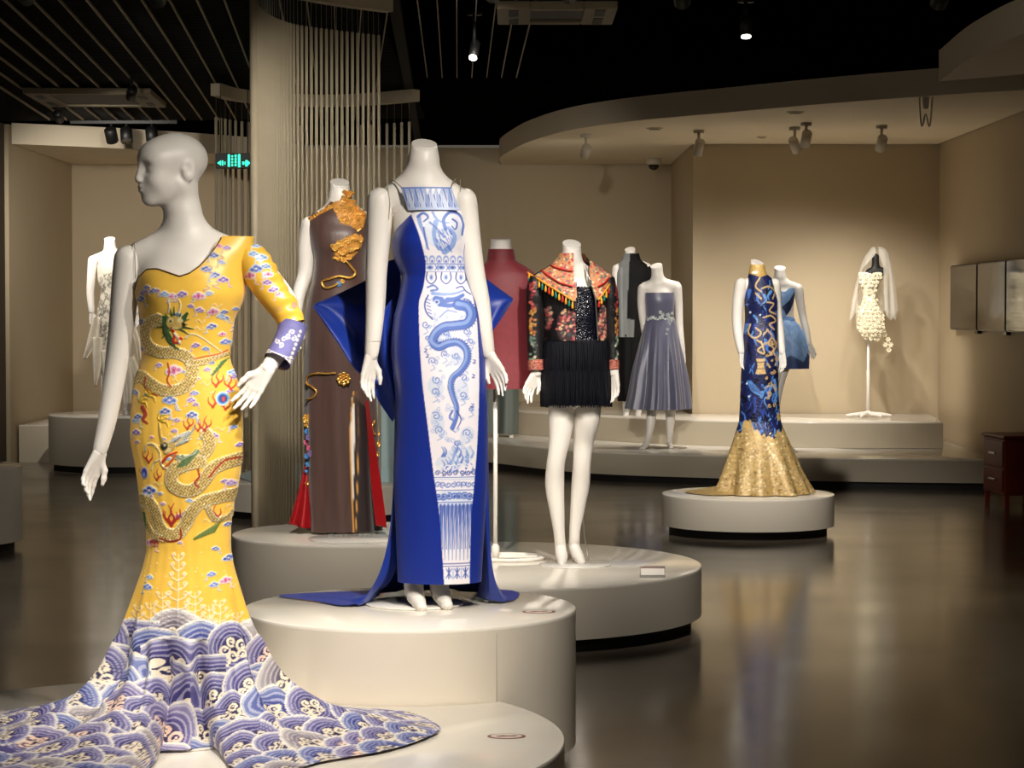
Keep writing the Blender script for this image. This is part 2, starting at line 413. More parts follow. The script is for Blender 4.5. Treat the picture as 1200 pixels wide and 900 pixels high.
ADDED_LAMPS = [  # spotlights added out of view to light the displays: position, target, watts, cone, label
    ((1.0, 5.0, HZ), (-0.90, 6.6, 0.9), 215, 38, 'added out-of-view ceiling spotlight nearest the camera, aimed at the yellow gown'),
    ((-2.6, 5.0, HZ), (-1.2, 6.6, 0.2), 170, 32, 'added out-of-view ceiling spotlight above the left end of the yellow train'),
    ((0.6, 4.3, HZ), (-0.95, 6.6, 1.45), 190, 36, 'added out-of-view ceiling spotlight lighting the head of the tall mannequin'),
    ((-0.2, 5.0, HZ), (-0.45, 6.7, 0.28), 330, 44, 'added out-of-view ceiling spotlight lighting the yellow train from the front'),
    ((0.75, 5.3, HZ), (-0.35, 7.7, 1.35), 320, 40, 'added out-of-view ceiling spotlight aimed at the blue and white gown'),
    ((0.2, 6.3, HZ), (-0.3, 7.6, 0.5), 170, 46, 'added out-of-view ceiling spotlight almost above the blue gown podium'),
    ((-0.5, 7.7, HZ), (-0.72, 10.1, 1.2), 430, 46, 'added out-of-view ceiling spotlight aimed at the brown gown'),
    ((0.9, 8.8, HZ), (0.2, 11.0, 0.8), 390, 46, 'added out-of-view ceiling spotlight aimed at the embroidered jacket'),
    ((-0.4, 8.8, HZ), (-0.05, 11.1, 1.4), 110, 36, 'added out-of-view ceiling spotlight aimed at the maroon coat'),
    ((-0.2, 9.6, HZ), (-1.1, 12.8, 1.9), 240, 46, 'added out-of-view ceiling spotlight aimed at the near rod screen'),
    ((0.9, 12.1, HZ), (1.62, 15.6, 0.9), 560, 36, 'added out-of-view ceiling spotlight aimed at the gold hemmed gown'),
    ((2.3, 12.15, HZ), (1.62, 15.6, 0.8), 300, 36, 'added out-of-view ceiling spotlight lighting the gold hemmed gown from the right'),
    ((-1.9, 12.1, HZ), (-1.5, 16.9, 0.9), 260, 40, 'added out-of-view ceiling spotlight aimed at the pale blue gown'),
    ((-2.6, 12.1, HZ), (-2.2, 19.0, 2.0), 300, 34, 'added out-of-view ceiling spotlight aimed at the farther rod screen'),
    ((0.3, 12.0, HZ), (0.95, 22.0, 1.0), 1000, 20, 'added out-of-view ceiling spotlight in mid hall, aimed at the grey dress'),
    ((1.4, 11.6, HZ), (2.4, 22.0, 1.0), 1000, 20, 'added out-of-view ceiling spotlight in mid hall, aimed at the light blue dress'),
    ((2.6, 11.8, HZ), (3.5, 22.2, 1.5), 380, 14, 'added out-of-view ceiling spotlight in mid hall, aimed at the veiled corset'),
    ((-0.1, 12.0, HZ), (-0.1, 25.5, 1.3), 760, 26, 'added out-of-view ceiling spotlight in mid hall, washing the middle of the back wall'),
]
for p, t, w, a, lb in ADDED_LAMPS: spot_head(p, t, w, a, 'black', True, lb, 'added ceiling spotlights out of view')
for p, t, w, a, lb in [
    ((0.70, 21.5, 3.05), (0.2, 25.0, 1.0), 50, 110, 'white spotlight under the curved soffit, leftmost of the row'),
    ((1.73, 21.0, 3.05), (1.3, 22.0, 0.6), 70, 90, 'white spotlight under the curved soffit above the grey dress'),
    ((2.58, 20.7, 3.05), (3.4, 22.1, 1.4), 120, 70, 'white spotlight with lit lens under the curved soffit'),
    ((2.62, 20.2, 3.07), (2.4, 22.0, 0.6), 170, 95, 'white spotlight just behind the lit one under the soffit'),
    ((3.34, 20.5, 3.05), (3.0, 22.4, 0.6), 100, 90, 'white spotlight under the soffit, rightmost, above the veiled bodice')]:
    spot_head(p, t, w, a, 'white', 'lit lens' in lb, lb, 'white spotlights under the curved soffit', mount=SOF, blend=1.0)
spot_head((1.43, 13.9, 3.28), (1.43, 13.2, 1.2), 30, 40, 'black', True, 'small lit ceiling spotlight alone on the black ceiling above the soffit', None, r=0.035)
spot_head((-0.24, 14.5, 3.2), (-0.6, 12.5, 1.0), 0, 40, 'black', True, 'small lit ceiling spotlight hanging between the two ceiling sections', None, r=0.03)
t = single('lighting_track', box(-4.35, -3.3, 22.33, 22.37, CEIL - 0.02, CEIL + 0.05), 'lamp_black', (-3.8, 22.35, CEIL + 0.05), 'black lighting track above the left niche', 'track', smooth=False)
for k, (x, y) in enumerate([(-3.95, 22.35), (-3.8, 22.35), (-3.55, 22.35)]):
    spot_head((x, y, 3.27), (-3.8 + 0.3 * k, 21.0 + k * 0.3, 1.2) if k else (-3.75, 24.0, 1.0), 0, 60, 'black', False,
              ['black track spotlight above the white gown, leftmost', 'black track spotlight above the white gown, middle', 'black track spotlight above the white gown, rightmost'][k],
              'black track spotlights in the left niche', r=0.06)
spot_head((-4.9, 21.2, 3.25), (-3.8, 22.0, 1.3), 110, 70, 'black', True, 'black spotlight with lit lens at the far left edge', None, r=0.04)
spot_head((-4.0, 20.0, 3.25), (-3.9, 25.9, 1.3), 300, 66, 'black', True, 'black ceiling spotlight washing the left niche wall', None, r=0.04)
spot_head((-3.0, 17.9, 3.25), (-4.9, 24.5, 1.1), 300, 50, 'black', True, 'black ceiling spotlight aimed into the left niche corner', None, r=0.04)

# ------------------------------------------------------------------ podiums and platforms
def circ(c, r, n=160): return [(c[0] + r * math.cos(2 * PI * k / n), c[1] + r * math.sin(2 * PI * k / n)) for k in range(n)]
def bitten(c, r, c2, r2, n=200):
    """disc outline with a round bite where a second disc stands"""
    c = np.array(c); c2 = np.array(c2); v = c2 - c; D = np.linalg.norm(v); a0 = math.atan2(v[1], v[0])
    ca = (r * r + D * D - r2 * r2) / (2 * r * D); al = math.acos(max(-1, min(1, ca)))
    A = [(c[0] + r * math.cos(t), c[1] + r * math.sin(t)) for t in np.linspace(a0 + al, a0 + 2 * PI - al, n)]
    p1 = np.array(A[-1]) - c2; p0 = np.array(A[0]) - c2
    b1 = math.atan2(p1[1], p1[0]); b0 = math.atan2(p0[1], p0[0])
    while b0 > b1: b0 -= 2 * PI                       # go clockwise round the bite
    B = [(c2[0] + r2 * math.cos(t), c2[1] + r2 * math.sin(t)) for t in np.linspace(b1, b0, 80)[1:-1]]
    return A + B
def podium(name, c, r, h, label, bite=None, group='round white display podiums', cat='podium', plinth=0.06, rec=0.05, m=('podium_white', 'podium_top')):
    t = thing(name, (c[0], c[1], 0), label, cat, group)
    out = bitten(c, r, bite[0], bite[1] + 0.006) if bite else circ(c, r)
    inn = bitten(c, r - rec, bite[0], bite[1] + 0.02) if bite else circ(c, r - rec)
    part('plinth', prism(inn, 0.0, plinth), 'plinth_black', t, False)
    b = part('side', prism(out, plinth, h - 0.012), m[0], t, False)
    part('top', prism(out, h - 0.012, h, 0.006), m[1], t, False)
    return t
def smooth_by_angle(o, ang=30):
    o.data.polygons.foreach_set('use_smooth', np.ones(len(o.data.polygons), bool))
    o.data.set_sharp_from_angle(angle=math.radians(ang))
YC, YR, YH = (-0.946, 6.6), 1.10, 0.28        # low podium of the yellow gown
BC, BR, BH = (-0.350, 7.70), 0.568, 0.521     # tall podium of the blue gown
JC, JR, JH = (-0.129, 11.04), 1.054, 0.297    # low podium of the jacket
NC, NR, NH = (-0.709, 10.15), 0.548, 0.534    # tall podium of the brown gown
GC, GR, GH = (1.630, 15.60), 0.593, 0.274     # far podium of the gold hemmed gown
PC, PR, PH = (-1.25, 17.3), 1.05, 0.27        # hidden podium of the pale blue gown
podium('display_podium', YC, YR, YH, 'low wide white podium under the yellow gown, nearest the camera', (BC, BR))
bp = podium('display_podium', BC, BR, BH, 'tall white podium under the blue and white gown')
podium('display_podium', JC, JR, JH, 'low wide glossy podium under the embroidered jacket mannequin', (NC, NR))
podium('display_podium', NC, NR, NH, 'tall white podium under the brown gown')
podium('display_podium', GC, GR, GH, 'small low white podium under the gold hemmed gown')
podium('display_podium', PC, PR, PH, 'low podium holding the pale blue gown behind the rod screen')
podium('display_podium', (-3.72, 14.5), 0.56, 0.54, 'white podium cut off by the left edge of the picture')
# thin vertical joint on the blue gown podium
ja = math.atan2(-0.48, 0.30); jx = BC[0] + BR * math.cos(ja); jy = BC[1] + BR * math.sin(ja)
part('panel_joint', tube([(jx, jy, 0.07), (jx, jy, BH - 0.02)], 0.0015, 6), 'seam_grey', bp)
def platform(name, poly, z0, z1, label, cat='platform', plinth=None):
    p = np.array(poly); c = p.mean(0)
    t = thing(name, (c[0], c[1], z0 if plinth is None else 0), label, cat)
    if plinth is not None:
        q = c + (p - c) * 0.975; part('plinth', prism(q, 0, z0), 'plinth_black', t, False)
    part('side', prism(p, z0, z1 - 0.012), 'platform_paint', t, False)
    part('top', prism(p, z1 - 0.012, z1, 0.004), 'podium_top', t, False)
    return t
fr = spline([(-0.95, 24.8), (-0.6, 22.9), (0.0, 21.6), (0.77, 20.45), (1.8, 19.9), (2.9, 19.5), (4.15, 19.3)], 60)
platform('stepped_platform', np.concatenate([fr, [(4.27, 22.77), (1.79, 22.79), (1.79, 25.86), (-0.95, 25.86)]]), 0.06, 0.26, 'long low curved platform along the back right walls', plinth=0.06)
fr = spline([(-0.35, 25.0), (-0.1, 23.7), (0.6, 22.6), (1.6, 21.5), (2.4, 21.1), (4.0, 20.95)], 60)
platform('upper_platform', np.concatenate([fr, [(4.2, 22.76), (1.78, 22.78), (1.78, 25.85), (-0.35, 25.85)]]), 0.262, 0.50, 'upper step of the back right platform against the walls')
podium('niche_platform', (-3.72, 22.1), 0.8, 0.53, 'dark sided curved platform under the white gown in the left niche', None, None, 'platform', m=('platform_paint', 'podium_top'))
platform('niche_step', [(-5.0, 22.9), (-4.56, 22.9), (-4.3, 23.0), (-2.9, 23.2), (-2.9, 25.85), (-5.0, 25.85)], 0.0, 0.38, 'low cream step along the left niche wall')

# ------------------------------------------------------------------ ceiling and wall fittings
def cassette(c, w, l, ang, label):
    t = thing('ceiling_cassette', (c[0], c[1], CEIL - 0.02), label, 'air conditioner', 'ceiling air conditioner cassettes')
    z1, z0 = CEIL - 0.02, CEIL - 0.07; cc = np.array([c[0], c[1], 0])
    def R(vf): return rot_z(vf, ang, cc)
    x, y = c
    e = 0.2
    for (a, b, s) in (((x - w/2, x - w/2 + e), (y - l/2, y + l/2), 'v'), ((x + w/2 - e, x + w/2), (y - l/2, y + l/2), 'v'),
                      ((x - w/2 + e, x + w/2 - e), (y - l/2, y - l/2 + 0.1), 'h'), ((x - w/2 + e, x + w/2 - e), (y + l/2 - 0.1, y + l/2), 'h')):
        part('frame', R(box(a[0], a[1], b[0], b[1], z0, z1, 0.006)), 'cassette_tan', t, False)
    part('intake', R(box(x - w/2 + e, x + w/2 - e, y - l/2 + 0.1, y + l/2 - 0.1, z0 + 0.015, z1)), 'cassette_dark', t, False)
    for s in (-1, 1):
        for q in (-0.25, 0.25):
            part('louvre', R(box(x + s * (w/2 - 0.13), x + s * (w/2 - 0.07), y + q * l - 0.14, y + q * l + 0.14, z0 - 0.004, z0)), 'cassette_dark', t, False)
cassette((-3.55, 19.4), 1.05, 1.25, 0.05, 'tan framed ceiling cassette above the left niche')
cassette((0.27, 13.9), 0.72, 0.75, 0.0, 'dim ceiling cassette at the top centre of the ceiling')
# dome camera, bracket and small ceiling discs on the soffit
p = P(766, 193, 24.9)
t = thing('dome_camera', (p[0], p[1], SOF), 'white dome security camera under the soffit beside the wall corner', 'camera')
part('housing', lathe([(0.07, SOF - 0.07), (0.085, SOF - 0.05), (0.085, SOF)], (p[0], p[1], 0), 28), 'lamp_white', t)
part('dome', blob((p[0], p[1], SOF - 0.075), (0.06, 0.06, 0.055), 20, 12), 'screen_gloss', t)
g = G(1085, 114, SOF)
t = thing('wall_bracket', (g[0], g[1], SOF), 'cream u shaped bracket lamp under the right end of the soffit', 'bracket')
part('yoke', tube([(g[0] - 0.05, g[1], SOF), (g[0] - 0.045, g[1], SOF - 0.1), (g[0], g[1], SOF - 0.13), (g[0] + 0.045, g[1], SOF - 0.1), (g[0] + 0.05, g[1], SOF)], 0.006, 8, smoothn=20), 'lamp_white', t)
part('lamp_body', lathe([(0.02, SOF - 0.09), (0.028, SOF - 0.02), (0.028, SOF)], (g[0], g[1], 0), 16), 'lamp_white', t)
for (x, y, lb) in ((767, 150, 'flat ceiling disc at the left part of the soffit'), (932, 131, 'flat ceiling disc in the middle of the soffit'), (893, 160, 'small flat ceiling disc near the back of the soffit')):
    g = G(x, y, SOF); r = 0.075 if y < 155 else 0.05
    t = thing('ceiling_vent', (g[0], g[1], SOF), lb, 'vent', 'flat discs on the soffit')
    part('rim', lathe([(r * 0.8, SOF - 0.012), (r, SOF - 0.008), (r, SOF)], (g[0], g[1], 0), 28), 'soffit_paint', t)
    part('cover', lathe([(r * 0.7, SOF - 0.016), (r * 0.7, SOF - 0.01)], (g[0], g[1], 0), 28), 'cassette_tan', t)

# ------------------------------------------------------------------ rod screens
def rod_screen(curve, z0, z1, sp, r, label, header_w, head_curve):
    c = spline(curve, 400); s = np.concatenate([[0], np.cumsum(np.linalg.norm(np.diff(c, axis=0), axis=1))])
    n = int(s[-1] / sp); q = np.stack([np.interp(np.linspace(0, s[-1], n), s, c[:, i]) for i in (0, 1)], 1)
    m = q.mean(0); t = thing('rod_screen', (m[0], m[1], z0), label, 'screen', 'curved screens of hanging rods')
    hc = spline(head_curve, 60); tg = np.gradient(hc, axis=0); tg /= np.linalg.norm(tg, axis=1)[:, None]
    nr = np.stack([-tg[:, 1], tg[:, 0]], 1) * header_w / 2
    part('header', prism(np.concatenate([hc - nr, (hc + nr)[::-1]]), CEIL - 0.12, CEIL - 0.022), 'rod_cream', t, False)
    first = None; wires = []
    for x, y in q:
        if first is None:
            first = part('rod', lathe([(r, z0), (r, z1 - 0.004), (r * 0.7, z1)], (x, y, 0), 12), 'rod_cream', t); fx = (x, y)
        else: inst(first, t, (x - fx[0], y - fx[1], 0))
        wires.append(tube([(x, y, z1), (x, y, CEIL - 0.08)], 0.0012, 4))
    part('suspension_wires', join(*wires), 'steel', t, False)
    part('floor_track', prism(np.concatenate([c - 0.02, (c + 0.02)[::-1]])[:, :2] if False else np.concatenate([spline(curve, 60) + (0.0, -0.02), (spline(curve, 60) + (0.0, 0.02))[::-1]]), 0.0, z0), 'rod_cream', t, False)
    return t, q
c1 = [(-1.335, 11.85), (-1.325, 12.15), (-1.29, 12.45), (-1.2, 12.72), (-1.02, 12.95), (-0.775, 13.2)]
t1, q1 = rod_screen(c1, 0.015, 3.135, 0.039, 0.009, 'tall curved screen of cream rods behind the brown gown', 0.07, [(-1.36, 11.6), (-1.34, 12.05), (-1.25, 12.6), (-1.0, 13.0), (-0.72, 13.3)])
part('end_post', lathe([(0.022, 0.0), (0.022, 3.2)], (-1.345, 11.83, 0), 16), 'rod_cream', t1)
c2 = [(-2.42, 18.55), (-2.3, 18.9), (-2.0, 19.3), (-1.6, 19.45), (-1.2, 19.3), (-0.86, 19.0)]
t2, q2 = rod_screen(c2, 0.015, 3.12, 0.085, 0.0125, 'farther curved screen of rods partly hidden behind the nearer one', 0.09, [(-2.4, 18.4), (-2.3, 18.85), (-2.0, 19.25), (-1.6, 19.4), (-1.2, 19.25), (-0.8, 18.9)])

# exit sign
SD = 18.3
def px(x, y, d=SD): return P(x, y, d)
a, b = px(252.5, 197.5), px(296, 179.5)
t = thing('exit_sign', ((a[0] + b[0]) / 2, SD, b[2]), 'green lit exit sign with arrows hanging before the rods', 'sign')
part('housing', box(a[0], b[0], SD, SD + 0.03, a[2], b[2], 0.004), 'lamp_black', t, False)
for x in (a[0] + 0.04, b[0] - 0.04): part('hanger', tube([(x, SD + 0.015, b[2]), (x, SD + 0.015, CEIL)], 0.004, 6), 'lamp_black', t)
def glyph(x0, x1, y0, y1, nm='sign_bar'):
    p0, p1 = px(x0, y1), px(x1, y0); part(nm, box(p0[0], p1[0], SD - 0.004, SD - 0.0005, p0[2], p1[2]), 'sign_green', t, False)
for s, x0 in ((1, 254.5), (-1, 294)):
    pts = [px(x0, 191), px(x0 + s * 4.6, 188.0), px(x0 + s * 4.6, 194.0)]
    v = np.array([(q[0], SD - 0.004, q[2]) for q in pts] + [(q[0], SD - 0.0005, q[2]) for q in pts])
    part('arrow', (v, [(0, 1, 2), (5, 4, 3), (0, 3, 4, 1), (1, 4, 5, 2), (2, 5, 3, 0)]), 'sign_green', t, False)
glyph(260.2, 261.6, 188.2, 194); glyph(263, 264.2, 189.5, 193); glyph(267, 269.4, 181, 195.3); glyph(279, 281.6, 180.8, 196)
for k in range(4):
    glyph(271.2, 273.2, 182 + k * 3.5, 184.2 + k * 3.5); glyph(275, 277.2, 181.2 + k * 3.6, 183.8 + k * 3.6)
glyph(284, 286.4, 189.5, 193); glyph(287.6, 290, 187.8, 195)

# three wall screens on the right wall
for k, (y0, y1, lb) in enumerate([(20.62, 21.86, 'black wall screen nearest the back corner'), (19.42, 20.58, 'black wall screen in the middle of the row of three'), (18.2, 19.38, 'black wall screen at the right edge of the picture')]):
    t = thing('wall_screen', (4.3, (y0 + y1) / 2, 1.36), lb, 'screen', 'black screens on the right wall')
    part('bezel', box(4.235, 4.3, y0, y1, 1.355, 1.972, 0.006), 'bezel_black', t, False)
    part('display', box(4.231, 4.236, y0 + 0.015, y1 - 0.015, 1.37, 1.957), 'screen_gloss', t, False)
    part('bracket', box(4.25, 4.29, y0 + 0.03, y0 + 0.16, 1.325, 1.356), 'bezel_black', t, False)

# red lacquer cabinet
t = thing('lacquer_cabinet', (4.03, 17.75, 0), 'small red lacquered cabinet on short legs at the right edge', 'cabinet')
cc = np.array([3.98, 17.75, 0]); an = 0.1
R = lambda vf: rot_z(vf, an, cc)
part('body', R(box(3.80, 4.16, 17.53, 18.07, 0.1, 0.54, 0.008)), 'red_lacquer', t, False)
part('top', R(box(3.785, 4.175, 17.515, 18.085, 0.541, 0.565, 0.006)), 'red_lacquer', t, False)
for z0, z1 in ((0.125, 0.30), (0.315, 0.52)):
    o = part('drawer', R(box(3.79, 3.80, 17.56, 18.04, z0, z1, 0.004)), 'red_lacquer', t, False)
    part('handle', R(box(3.776, 3.79, 17.72, 17.88, (z0 + z1) / 2 - 0.008, (z0 + z1) / 2 + 0.008, 0.003)), 'steel', o, False)
    part('side_panel', R(box(3.83, 4.13, 17.522, 17.53, z0, z1, 0.003)), 'red_lacquer', t, False)
for x in (3.825, 4.135):
    for y in (17.555, 18.045): part('leg', R(box(x - 0.018, x + 0.018, y - 0.018, y + 0.018, 0, 0.1, 0.004)), 'red_lacquer', t, False)

# oval stickers on the podiums and an acrylic label holder
def oval_sticker(x0, x1, yc, z, label):
    a, b = G(x0, yc, z), G(x1, yc, z); cx, cy, rx = (a[0] + b[0]) / 2, a[1], (b[0] - a[0]) / 2; ry = rx * 0.72
    t = thing('floor_sticker', (cx, cy, z), label, 'sticker', 'oval do not touch stickers')
    def el(s, n=40): return [(cx + rx * s * math.cos(2 * PI * k / n), cy + ry * s * math.sin(2 * PI * k / n)) for k in range(n)]
    part('ring', prism(el(1.0), z, z + 0.0012), 'sticker_brown', t, False)
    part('field', prism(el(0.82), z + 0.0012, z + 0.0018), 'sticker_white', t, False)
    pts = [(-0.55, -0.1), (-0.2, 0.12), (0.1, 0.02), (0.45, 0.12), (0.6, 0.05), (0.42, -0.12), (0.0, -0.16), (-0.4, -0.22)]
    part('hand_symbol', prism([(cx + rx * u, cy + ry * v * 1.6) for u, v in pts][::-1], z + 0.0018, z + 0.0024), 'sticker_brown', t, False)
oval_sticker(571, 616, 863, YH, 'brown oval sticker with a hand on the low yellow gown podium')
oval_sticker(612, 651, 717, BH, 'brown oval sticker with a hand on the blue gown podium')
a, b = G(750, 677, JH), G(780, 677, JH)
t = thing('label_holder', ((a[0] + b[0]) / 2, a[1], JH), 'small clear acrylic label holder on the jacket podium', 'label holder')
v, f = box(a[0], b[0], a[1], a[1] + 0.02, JH, JH + 0.05, 0.002); v[:, 1] += (v[:, 2] - JH) * 0.6
part('stand', (v, f), 'acrylic', t, False)
v, f = box(a[0] + 0.005, b[0] - 0.005, a[1] - 0.003, a[1] - 0.001, JH + 0.012, JH + 0.048); v[:, 1] += (v[:, 2] - JH) * 0.6
part('card', (v, f), 'sticker_white', t, False)
v, f = box(a[0] + 0.005, b[0] - 0.005, a[1] - 0.0045, a[1] - 0.003, JH + 0.042, JH + 0.048); v[:, 1] += (v[:, 2] - JH) * 0.6
part('header_strip', (v, f), 'sticker_brown', t, False)
for o in list(COL.objects):
    if o.type == 'MESH' and o.name.split('.')[0] in ('side', 'top', 'plinth', 'trim_1', 'trim_2', 'trim_3', 'header'): smooth_by_angle(o)
# ------------------------------------------------------------------ drawing of woven and embroidered patterns (kept as colour attributes on dense cloth)
class Canvas:
    def __init__(s, x0, y0, x1, y1, ss, base):
        s.x0, s.y0, s.ss = x0, y0, ss
        s.w, s.h = int((x1 - x0) * ss), int((y1 - y0) * ss)
        s.a = np.zeros((s.h, s.w, 4)); s.a[..., :3] = base
    def _bb(s, xa, ya, xb, yb):
        i0 = max(0, int((xa - s.x0) * s.ss)); i1 = min(s.w, int((xb - s.x0) * s.ss) + 2)
        j0 = max(0, int((ya - s.y0) * s.ss)); j1 = min(s.h, int((yb - s.y0) * s.ss) + 2)
        if i1 <= i0 or j1 <= j0: return None
        X, Y = np.meshgrid(s.x0 + (np.arange(i0, i1) + .5) / s.ss, s.y0 + (np.arange(j0, j1) + .5) / s.ss)
        return (slice(j0, j1), slice(i0, i1)), X, Y
    def _put(s, sl, cov, col, h):
        c = np.clip(cov, 0, 1)[..., None]; t = np.array([*col, h], float)
        s.a[sl] = s.a[sl] * (1 - c) + t * c
    def ell(s, cx, cy, rx, ry, col, ang=0, h=0.5, ring=None):
        m = max(rx, ry) + 1; r = s._bb(cx - m, cy - m, cx + m, cy + m)
        if r is None: return
        sl, X, Y = r; ca, sa = math.cos(ang), math.sin(ang)
        u = ((X - cx) * ca + (Y - cy) * sa) / rx; v = (-(X - cx) * sa + (Y - cy) * ca) / ry
        d = (np.sqrt(u * u + v * v) - 1) * min(rx, ry)
        if ring: d = np.abs(d) - ring
        s._put(sl, 0.5 - d * s.ss, col, h)
    def stroke(s, pts, w, col, h=0.5, n=None, w1=None, fn=None):
        p = np.asarray(pts, float)
        if len(p) > 2: p = spline(p, n or max(12, len(p) * 7))
        w1 = w if w1 is None else w1; m = max(w, w1) / 2 + 1
        r = s._bb(p[:, 0].min() - m, p[:, 1].min() - m, p[:, 0].max() + m, p[:, 1].max() + m)
        if r is None: return
        sl, X, Y = r; best = np.full(X.shape, 1e9); par = np.zeros(X.shape); L = len(p) - 1
        for k in range(L):
            a, b = p[k], p[k + 1]; v = b - a; t = np.clip(((X - a[0]) * v[0] + (Y - a[1]) * v[1]) / (v @ v + 1e-9), 0, 1)
            ww = (w + (w1 - w) * (k + t) / L) / 2
            d = np.hypot(X - a[0] - t * v[0], Y - a[1] - t * v[1]) - ww
            q = d < best; best = np.where(q, d, best); par = np.where(q, (k + t) / L, par)
        s._put(sl, 0.5 - best * s.ss, col, h)
        if fn is not None: fn(s, sl, X, Y, best, par)
    def poly(s, pts, col, h=0.5):
        p = np.asarray(pts, float); r = s._bb(p[:, 0].min() - 1, p[:, 1].min() - 1, p[:, 0].max() + 1, p[:, 1].max() + 1)
        if r is None: return
        sl, X, Y = r; ins = np.zeros(X.shape, bool); n = len(p)
        for k in range(n):
            (xa, ya), (xb, yb) = p[k], p[(k + 1) % n]
            c = ((ya > Y) != (yb > Y))
            with np.errstate(all='ignore'): ins ^= c & (X < (xb - xa) * (Y - ya) / (yb - ya) + xa)
        s._put(sl, ins.astype(float), col, h)
    def curl(s, x, y, r, col, w=0.8, a0=0, turns=1.1, flip=1, h=0.6):
        t = np.linspace(0, 1, 14); a = a0 + flip * t * turns * 2 * PI; q = r * (1 - 0.75 * t)
        s.stroke(np.stack([x + q * np.cos(a), y + q * np.sin(a)], 1), w, col, h, n=28)
    def blur(s, k=1):
        for _ in range(k):
            s.a = (s.a + np.roll(s.a, 1, 0) + np.roll(s.a, -1, 0) + np.roll(s.a, 1, 1) + np.roll(s.a, -1, 1)) / 5
    def sample(s, X, Y):
        u = np.clip((X - s.x0) * s.ss - .5, 0, s.w - 1.001); v = np.clip((Y - s.y0) * s.ss - .5, 0, s.h - 1.001)
        i, j = u.astype(int), v.astype(int); fu, fv = (u - i)[..., None], (v - j)[..., None]
        A = s.a
        return (A[j, i] * (1 - fu) + A[j, i + 1] * fu) * (1 - fv) + (A[j + 1, i] * (1 - fu) + A[j + 1, i + 1] * fu) * fv
def colr(c):
    """canvas sample (sRGB 0-255 + relief) -> linear colour rows"""
    o = c.copy().reshape(-1, 4); o[:, :3] = lin(np.clip(o[:, :3], 0, 255)); o[:, 3] = 1; return o

# ------------------------------------------------------------------ figures
def grid_faces(nr, nc, wrap=True):
    i = np.arange(nr - 1)[:, None]; k = np.arange(nc if wrap else nc - 1)[None, :]; k2 = (k + 1) % nc
    return np.stack([(i * nc + k), (i * nc + k2), ((i + 1) * nc + k2), ((i + 1) * nc + k)], -1).reshape(-1, 4)
class Fig:
    def __init__(s, d): s.d = d; s.m = d / FPX       # metres per pixel at this distance
    def pt(s, x, y, dy=0.0):
        p = P(x, y, s.d); p[..., 1] += dy; return p
    def c(s, a, b):
        """round cone between (x,y,dy,r_px) joints"""
        return ('c', s.pt(*a[:3]), s.pt(*b[:3]), a[3] * s.m, b[3] * s.m)
    def chain(s, js): return [s.c(js[i], js[i + 1]) for i in range(len(js) - 1)]
    def e(s, x, y, dy, rx, rz, ry): return ('e', s.pt(x, y, dy), (rx * s.m, ry, rz * s.m))
    def loft(s, rows, nr=120, nc=96, fold=None, clamp=None, y_end=None, keep=None, normal_off=0.0, power=1.0, arc=None):
        """rows = (y, x_left, x_right, depth_front, depth_back[, centre_depth]); returns verts, faces and pixel coordinates"""
        R = np.array([r if len(r) == 6 else (*r, 0.0) for r in rows], float)
        yy = np.linspace(R[0, 0], R[-1, 0], nr)
        t0, t1 = arc or (0, 2 * PI)
        t = np.linspace(t0, t1, nc, endpoint=arc is not None)
        Yp = np.repeat(yy[:, None], nc, 1); T = np.repeat(t[None, :], nr, 0)
        if clamp is not None:
            xl, xr = pchip(R[:, 0], R[:, 1], Yp), pchip(R[:, 0], R[:, 2], Yp)
            for _ in range(3):
                xp = (xl + xr) / 2 + (xr - xl) / 2 * np.cos(T)
                Yc = np.maximum(Yp, clamp(xp, np.sin(T) >= 0)); xl, xr = pchip(R[:, 0], R[:, 1], Yc), pchip(R[:, 0], R[:, 2], Yc)
            Yp = Yc
        f = lambda k: pchip(R[:, 0], R[:, k], Yp)
        xl, xr, bf, bb, cd = f(1), f(2), f(3), f(4), f(5)
        ct, st = np.cos(T), np.sin(T)
        if power != 1.0: ct, st = np.sign(ct) * np.abs(ct) ** power, np.sign(st) * np.abs(st) ** power
        g = 1.0 if fold is None else fold(T, Yp)
        X = (xl + xr) / 2 + (xr - xl) / 2 * ct * g
        D = cd - np.where(st >= 0, bf, bb) * st * g
        V = s.pt(X, Yp, 0.0); V[..., 1] += D
        F = grid_faces(nr, nc, arc is None)
        if keep is not None:
            ok = keep(X, Yp, st >= 0).reshape(-1); F = F[ok[F].all(1)]
        s.X, s.Y, s.T, s.front = X, Yp, T, st
        return V.reshape(-1, 3), F
